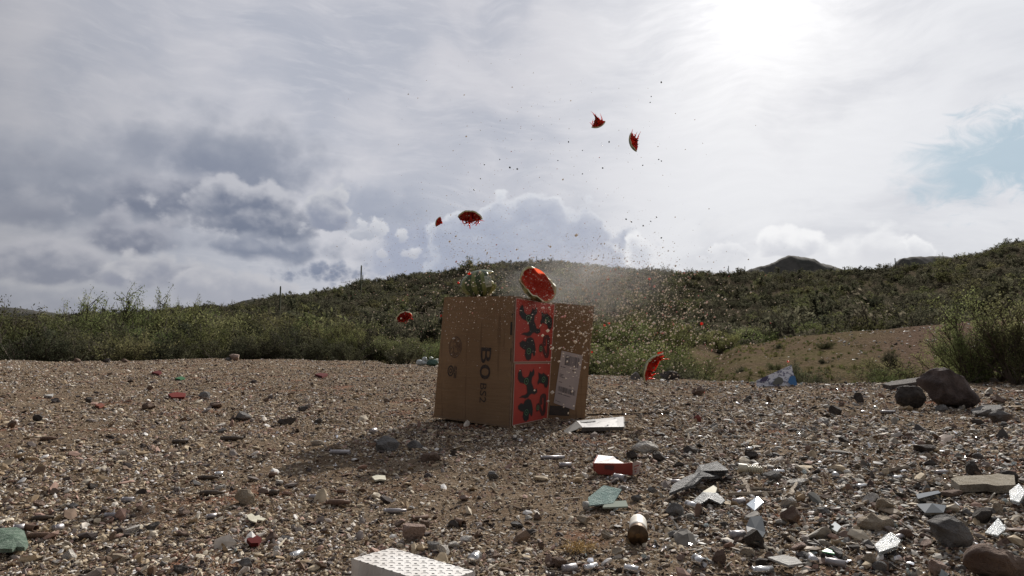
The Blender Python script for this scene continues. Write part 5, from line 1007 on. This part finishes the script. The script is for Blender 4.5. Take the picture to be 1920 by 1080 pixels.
# orange fibrous tuft
g = np.random.default_rng(31); p = gnd(1090, 1036); V = []; Fc = []
for k in range(140):
    q = Vector((g.normal(0, .012), g.normal(0, .008), abs(g.normal(0, .004)))); d = Vector(g.normal(0, 1, 3)); v, f = tube([q, q + d.normalized() * .006, q + d.normalized() * .010 + Vector(g.normal(0, .003, 3))], .0006, .0004, 3); o_ = len(V); V += v; Fc += [tuple(i + o_ for i in ff) for ff in f]
o = mesh_obj('fibre_tuft', V, Fc, pmat('orange_fibre', (.42, .27, .09), (.5, .36, .16), 60, .9)); o.location = p + Vector((0, 0, .005)); tag(o, 'orange brown fibrous tuft in the centre foreground', 'tuft')
# ribbed plastic tube
a, b_ = gnd(1386, 886), gnd(1430, 891); d = b_ - a; root = empty('ribbed_tube', a + Vector((0, 0, .012)), math.atan2(d.y, d.x)); V = []; Fc = []; L_ = d.length; n = 20; K = 44
for i in range(K + 1):
    x = i / K; q = 1.1 if x < .35 else (.95 if math.sin((x - .35) * 58) > 0 else .68)
    for k in range(n): th = 6.2832 * k / n; V.append((x * L_, math.cos(th) * .0105 * q, math.sin(th) * .0105 * q))
for i in range(K):
    for k in range(n): Fc.append((i * n + k, i * n + (k + 1) % n, (i + 1) * n + (k + 1) % n, (i + 1) * n + k))
Fc += [tuple(range(n))[::-1], tuple(range(K * n, K * n + n))]; mesh_obj('ribs', V, Fc, pmat('yellowed_plastic', (.55, .50, .36), (.63, .59, .46), 40, .5), root); tag(root, 'yellowed ribbed plastic tube right of the red box', 'plastic tube')
# pale blue plastic with a white cap
root = empty('plastic_bottle', gnd(1140, 955)); 
def child_slab(*a, **k):
    par = k.pop('par'); o = slab(*a, **k); loc = o.location.copy(); o.parent = par; o.location = loc - par.location
    for q in ('category', 'group', 'label'):
        if q in o: del o[q]
    return o
child_slab('torn_panel', [(1103, 960), (1103, 951), (1132, 937), (1166, 941), (1160, 948), (1150, 957)], .003, TEAL, None, None, .010, [0, .006, .016, .012, .006, 0], par=root)
child_slab('lower_panel', [(1130, 962), (1136, 955), (1174, 953), (1178, 960)], .003, pmat('dusty_plastic', (.26, .29, .25), rough=.95, spec=.05), None, None, .008, [0, .003, .003, 0], par=root)
p = gnd(1098, 958); V, Fc = cyl(.0085, .010, [(0, 1), (1, 1)], 20, .6); o = mesh_obj('cap', V, Fc, WHITEP, root, True); o.location = p + Vector((-.004, 0, .010)) - root.location; o.rotation_euler = (0, 0, .2)
tag(root, 'crushed pale blue plastic bottle piece with a white cap', 'bottle')
# crushed pale carton right of the big one
def prism_quad(name, P0, th, mat, parent, loc):
    n = len(P0); nr = (P0[1] - P0[0]).cross(P0[2] - P0[0]).normalized(); nr = nr if nr.z > 0 else -nr; V = [q - loc for q in P0] + [q - loc - nr * th for q in P0]
    Fc = [tuple(range(n)), tuple(range(2 * n - 1, n - 1, -1))] + [(i, n + i, n + (i + 1) % n, (i + 1) % n) for i in range(n)]; return mesh_obj(name, V, Fc, mat, parent)
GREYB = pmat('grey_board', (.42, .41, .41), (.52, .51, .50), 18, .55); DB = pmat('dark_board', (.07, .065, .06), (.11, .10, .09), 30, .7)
p = gnd(1120, 812); root = empty('crushed_box', p); yc = p.y
q = lambda px, py, dy=0.: at_depth(px, py, yc + dy)
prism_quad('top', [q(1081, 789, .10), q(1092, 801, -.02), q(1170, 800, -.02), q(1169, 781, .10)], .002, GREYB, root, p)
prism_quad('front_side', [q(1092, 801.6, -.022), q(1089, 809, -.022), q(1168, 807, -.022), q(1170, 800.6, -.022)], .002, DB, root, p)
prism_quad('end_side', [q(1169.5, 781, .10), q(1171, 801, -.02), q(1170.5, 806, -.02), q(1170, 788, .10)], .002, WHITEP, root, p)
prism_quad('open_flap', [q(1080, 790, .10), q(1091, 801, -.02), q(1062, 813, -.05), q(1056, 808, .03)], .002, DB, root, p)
prism_quad('window_print', [q(1088, 789.2, .085), q(1090, 792, .06), q(1118, 789.5, .06), q(1116, 786.5, .085)], .0005, pmat('box_print', (.28, .28, .28), rough=.6), root, p)
tag(root, 'crushed grey carton lying flat, right of the big open one', 'box')
# red and white box
REDB = pmat('red_card', (.28, .045, .030), (.34, .06, .04), 20, .5); p = gnd(1155, 893); root = empty('ammunition_box', p); yc = p.y
q = lambda px, py, dy=0.: at_depth(px, py, yc + dy)
prism_quad('front_side', [q(1114, 868, 0), q(1116, 884, 0), q(1122, 889, 0), q(1186, 892, 0), q(1186, 867, 0), q(1160, 869, 0)], .002, REDB, root, p)
prism_quad('top', [q(1122, 853, .07), q(1114, 868, .002), q(1171, 868.5, .002), q(1156, 861, .035), q(1151, 856, .07)], .002, pmat('white_card', (.58, .53, .52), (.50, .45, .44), 12, .5), root, p)
prism_quad('end_side', [q(1121, 853, .072), q(1113, 868, 0), q(1115, 884, 0), q(1121, 870, .072)], .002, REDB, root, p)
prism_quad('back_side', [q(1124, 854, .074), q(1124, 875, .074), q(1176, 876, .074), q(1160, 866, .074), q(1151, 857, .074)], .002, DB, root, p)
fl = prism_quad('open_flap', [q(1186.5, 867, -.002), q(1186.5, 891, -.002), q(1196, 889, -.022), q(1202, 867, -.022), q(1193, 864, -.01)], .002, pmat('flap_card', (.58, .48, .42), rough=.6), root, p)
V = []; Fc = []
for (x0, y0, x1, y1) in ((1189, 874, 1198, 871), (1189, 879, 1194, 878), (1190, 884, 1193, 883)): o_ = len(V); V += [q(x0, y0, -.026) - p, q(x0, y0 + 2, -.026) - p, q(x1, y1 + 2, -.03) - p, q(x1, y1, -.03) - p]; Fc.append((o_, o_ + 1, o_ + 2, o_ + 3))
mesh_obj('flap_print', V, Fc, REDB, fl)
V = [q(1134, 872, -.004) - p, q(1134, 879, -.004) - p, q(1150, 882, -.004) - p, q(1152, 873, -.004) - p]; mesh_obj('dark_print', V, [(0, 1, 2, 3)], pmat('dark_print', (.10, .03, .03), rough=.6), root)
V = [q(1131, 859, .04) - p, q(1130, 864, .02) - p, q(1132, 864, .02) - p, q(1133, 859, .04) - p]
tag(root, 'small torn red and white cardboard box, open at its right end', 'box')
# white moulded cartridge tray
tray = empty('cartridge_tray'); K1, K2 = 5, 10; cb = gnd(735, 1036); th = .034
tb = at_depth(735, 1027, 0.97); tl = at_depth(661, 1047, .90); 
zt = cb.z + th
def on_level(px, py, z): return hit(px, py, z)
tb, tl, tr_ = on_level(735, 1027, zt), on_level(661, 1047, zt), on_level(889, 1071, zt)
e1 = (tl - tb); e2 = (tr_ - tb); tray.location = (tb.x, tb.y, cb.z)
c1, c2 = e1 / K1, e2 / K2; V = []; Fc = []; nn = 16; dep = Vector((0, 0, -.0006))
mg = .0
for i in range(K1):
    for j in range(K2):
        o0 = tb + c1 * i + c2 * j - tray.location; cc_ = o0 + c1 / 2 + c2 / 2; rad = min(c1.length, c2.length) * .36; base = len(V)
        sq = []
        for k in range(nn):
            a = 6.28318 * (k + .5) / nn; dx_, dy_ = math.cos(a), math.sin(a); s_q = .5 / max(abs(dx_), abs(dy_)); sq.append(cc_ + c1 * dx_ * s_q + c2 * dy_ * s_q)
        u1, u2 = c1.normalized(), c2.normalized(); cir = [cc_ + (u1 * math.cos(6.28318 * (k + .5) / nn) + u2 * math.sin(6.28318 * (k + .5) / nn)) * rad for k in range(nn)]
        V += sq + cir + [q_ + dep for q_ in cir]
        for k in range(nn): k2 = (k + 1) % nn; Fc += [(base + k, base + k2, base + nn + k2, base + nn + k), (base + nn + k, base + nn + k2, base + 2 * nn + k2, base + 2 * nn + k)]
        Fc.append(tuple(base + 2 * nn + k for k in range(nn)))
FOAM = pmat('moulded_foam', (.62, .58, .54), (.80, .78, .75), 14, .75, bump=.12, bscale=200)
mesh_obj('cell_block', V, Fc, FOAM, tray)
# scalloped skirt
out_ = []; corners = [(0, 0), (K1, 0), (K1, K2), (0, K2)]
def edge_pts(a, b_, n, outn):
    r_ = []
    for k in range(n * 8): t = k / (n * 8); sc_q = -.0016 * (1 - abs(math.sin(math.pi * t * n))) ** 2.2; r_.append(a + (b_ - a) * t - outn * -sc_q)
    return r_
A0 = tb - tray.location; A1 = A0 + e1; A2 = A0 + e1 + e2; A3 = A0 + e2; u1, u2 = e1.normalized(), e2.normalized()
ring_t = edge_pts(A0, A1, K1, u2 * 1.) + edge_pts(A1, A2, K2, u1 * -1.) + edge_pts(A2, A3, K1, u2 * -1.) + edge_pts(A3, A0, K2, u1 * 1.)
n = len(ring_t); V = ring_t + [q_ - Vector((0, 0, th)) for q_ in ring_t]; Fc = [(k, n + k, n + (k + 1) % n, (k + 1) % n) for k in range(n)]; mesh_obj('side_wall', V, Fc, FOAM, tray)
tag(tray, 'white moulded cartridge tray with rows of round cells at the bottom edge', 'tray')
# board with blue and white print, propped on the far rim
p = gnd(1455, 724); yc = p.y; root = empty('painted_board', p); q = lambda px, py, dy=0.: at_depth(px, py, yc + dy)
bd = [q(1419, 713, .03), q(1419, 725, 0), q(1494, 727, 0), q(1484, 684, .11)]
BM = bpy.data.materials.new('shot_paint'); BM.use_nodes = True; _b = NB(BM.node_tree); _p = _b.n['Principled BSDF']; _P = _b.new('ShaderNodeTexCoord').outputs['Object']
_n = _b.noise(_b.v('MULTIPLY', _P, (1, 1, 1.6)), 28., 4., .7, .3); _b.put(_p.inputs['Base Color'], _b.mix(_b.step(_n, .44, .50), (.16, .165, .24), (.74, .75, .80))); _p.inputs['Roughness'].default_value = .7
prism_quad('board', bd, .01, BM, root, p)
def patchp(name, pts, mat): 
    nr = (bd[1] - bd[0]).cross(bd[3] - bd[0]).normalized(); nr = nr if nr.y < 0 else -nr; V = []
    for (px, py) in pts:
        r_ = ray(px, py); o3 = Vector((0, 0, CH)); t = (bd[0] - o3).dot(nr) / r_.dot(nr); V.append(o3 + r_ * t + nr * .016 - p)
    return mesh_obj(name, V, [tuple(range(len(pts)))], mat, root)
patchp('blue_patch', [(1479, 709), (1483, 707), (1488, 706), (1490, 709), (1493.5, 724), (1487, 724), (1480, 722), (1476, 718)], pmat('blue_paint', (.045, .16, .36), rough=.6))
patchp('dark_patch', [(1423, 716), (1428, 710), (1434, 707), (1440, 707), (1437, 714), (1434, 717)], pmat('purple_paint', (.07, .06, .12), rough=.7))
patchp('grey_patch', [(1447, 722), (1452, 712), (1459, 708), (1466, 711), (1468, 717), (1464, 722)], pmat('grey_paint', (.13, .13, .11), rough=.7))
tag(root, 'triangular painted board, white with a blue patch, propped on the bank', 'board')
# white and green bag left of the carton, on the far rim
p = gnd(802, 687); yc = p.y; m_ = yc / F; root = empty('plastic_bag', p)
def lump(name, px, py, w, h, mat, seed, sp=.5):
    V, Fc = stone_verts(seed, 3, (w * m_ / 2, w * m_ / 3, h * m_ / 2), 6, .09, .6); c = at_depth(px, py, yc); o = mesh_obj(name, [Vector(v) + c - p for v in V], Fc, mat, root, False); return o
BW = pmat('bag_white', (.58, .62, .62), (.36, .41, .42), 18, .45, bump=.6); BG = pmat('bag_green', (.035, .085, .065), (.06, .13, .10), 14, .4, bump=.6); BL = pmat('bag_pale', (.60, .68, .60), rough=.4)
lump('white_fold', 790, 680, 22, 12, BW, 501); lump('white_fold', 796, 675, 10, 14, BW, 503); lump('green_body', 810, 680, 24, 13, BG, 507); lump('pale_fold', 809, 671, 8, 5, BL, 509); lump('pale_fold', 818, 675, 8, 6, BL, 511); lump('pale_fold', 820, 681, 5, 7, BL, 513)
tag(root, 'crumpled white and green plastic bag beside the carton, on the far rim', 'bag')
# melon piece fallen on the gravel
o = rock(1309, 792, 13, 13, 'pink', 601, 'small red melon lump lying on the gravel right of the carton', 3, name='melon_lump', cat='melon chunk'); o.data.materials.clear(); o.data.materials.append(pmat('dusty_flesh', (.22, .04, .03), (.34, .10, .08), 60, .7, bump=.8))
# flat grey slate behind the dark boulder
slab('slate', [(1655, 727), (1680, 720), (1722, 717), (1722, 722), (1700, 727), (1668, 731)], .03, ROCKS['dark'], 'flat dark slab of rock behind the two boulders', 'slab', .0)
slab('slate', [(1820, 775), (1840, 766), (1875, 763), (1880, 770), (1850, 778), (1828, 780)], .008, ROCKS['grey'], 'flat grey flagstone right of the largest boulder', 'slab', .004)
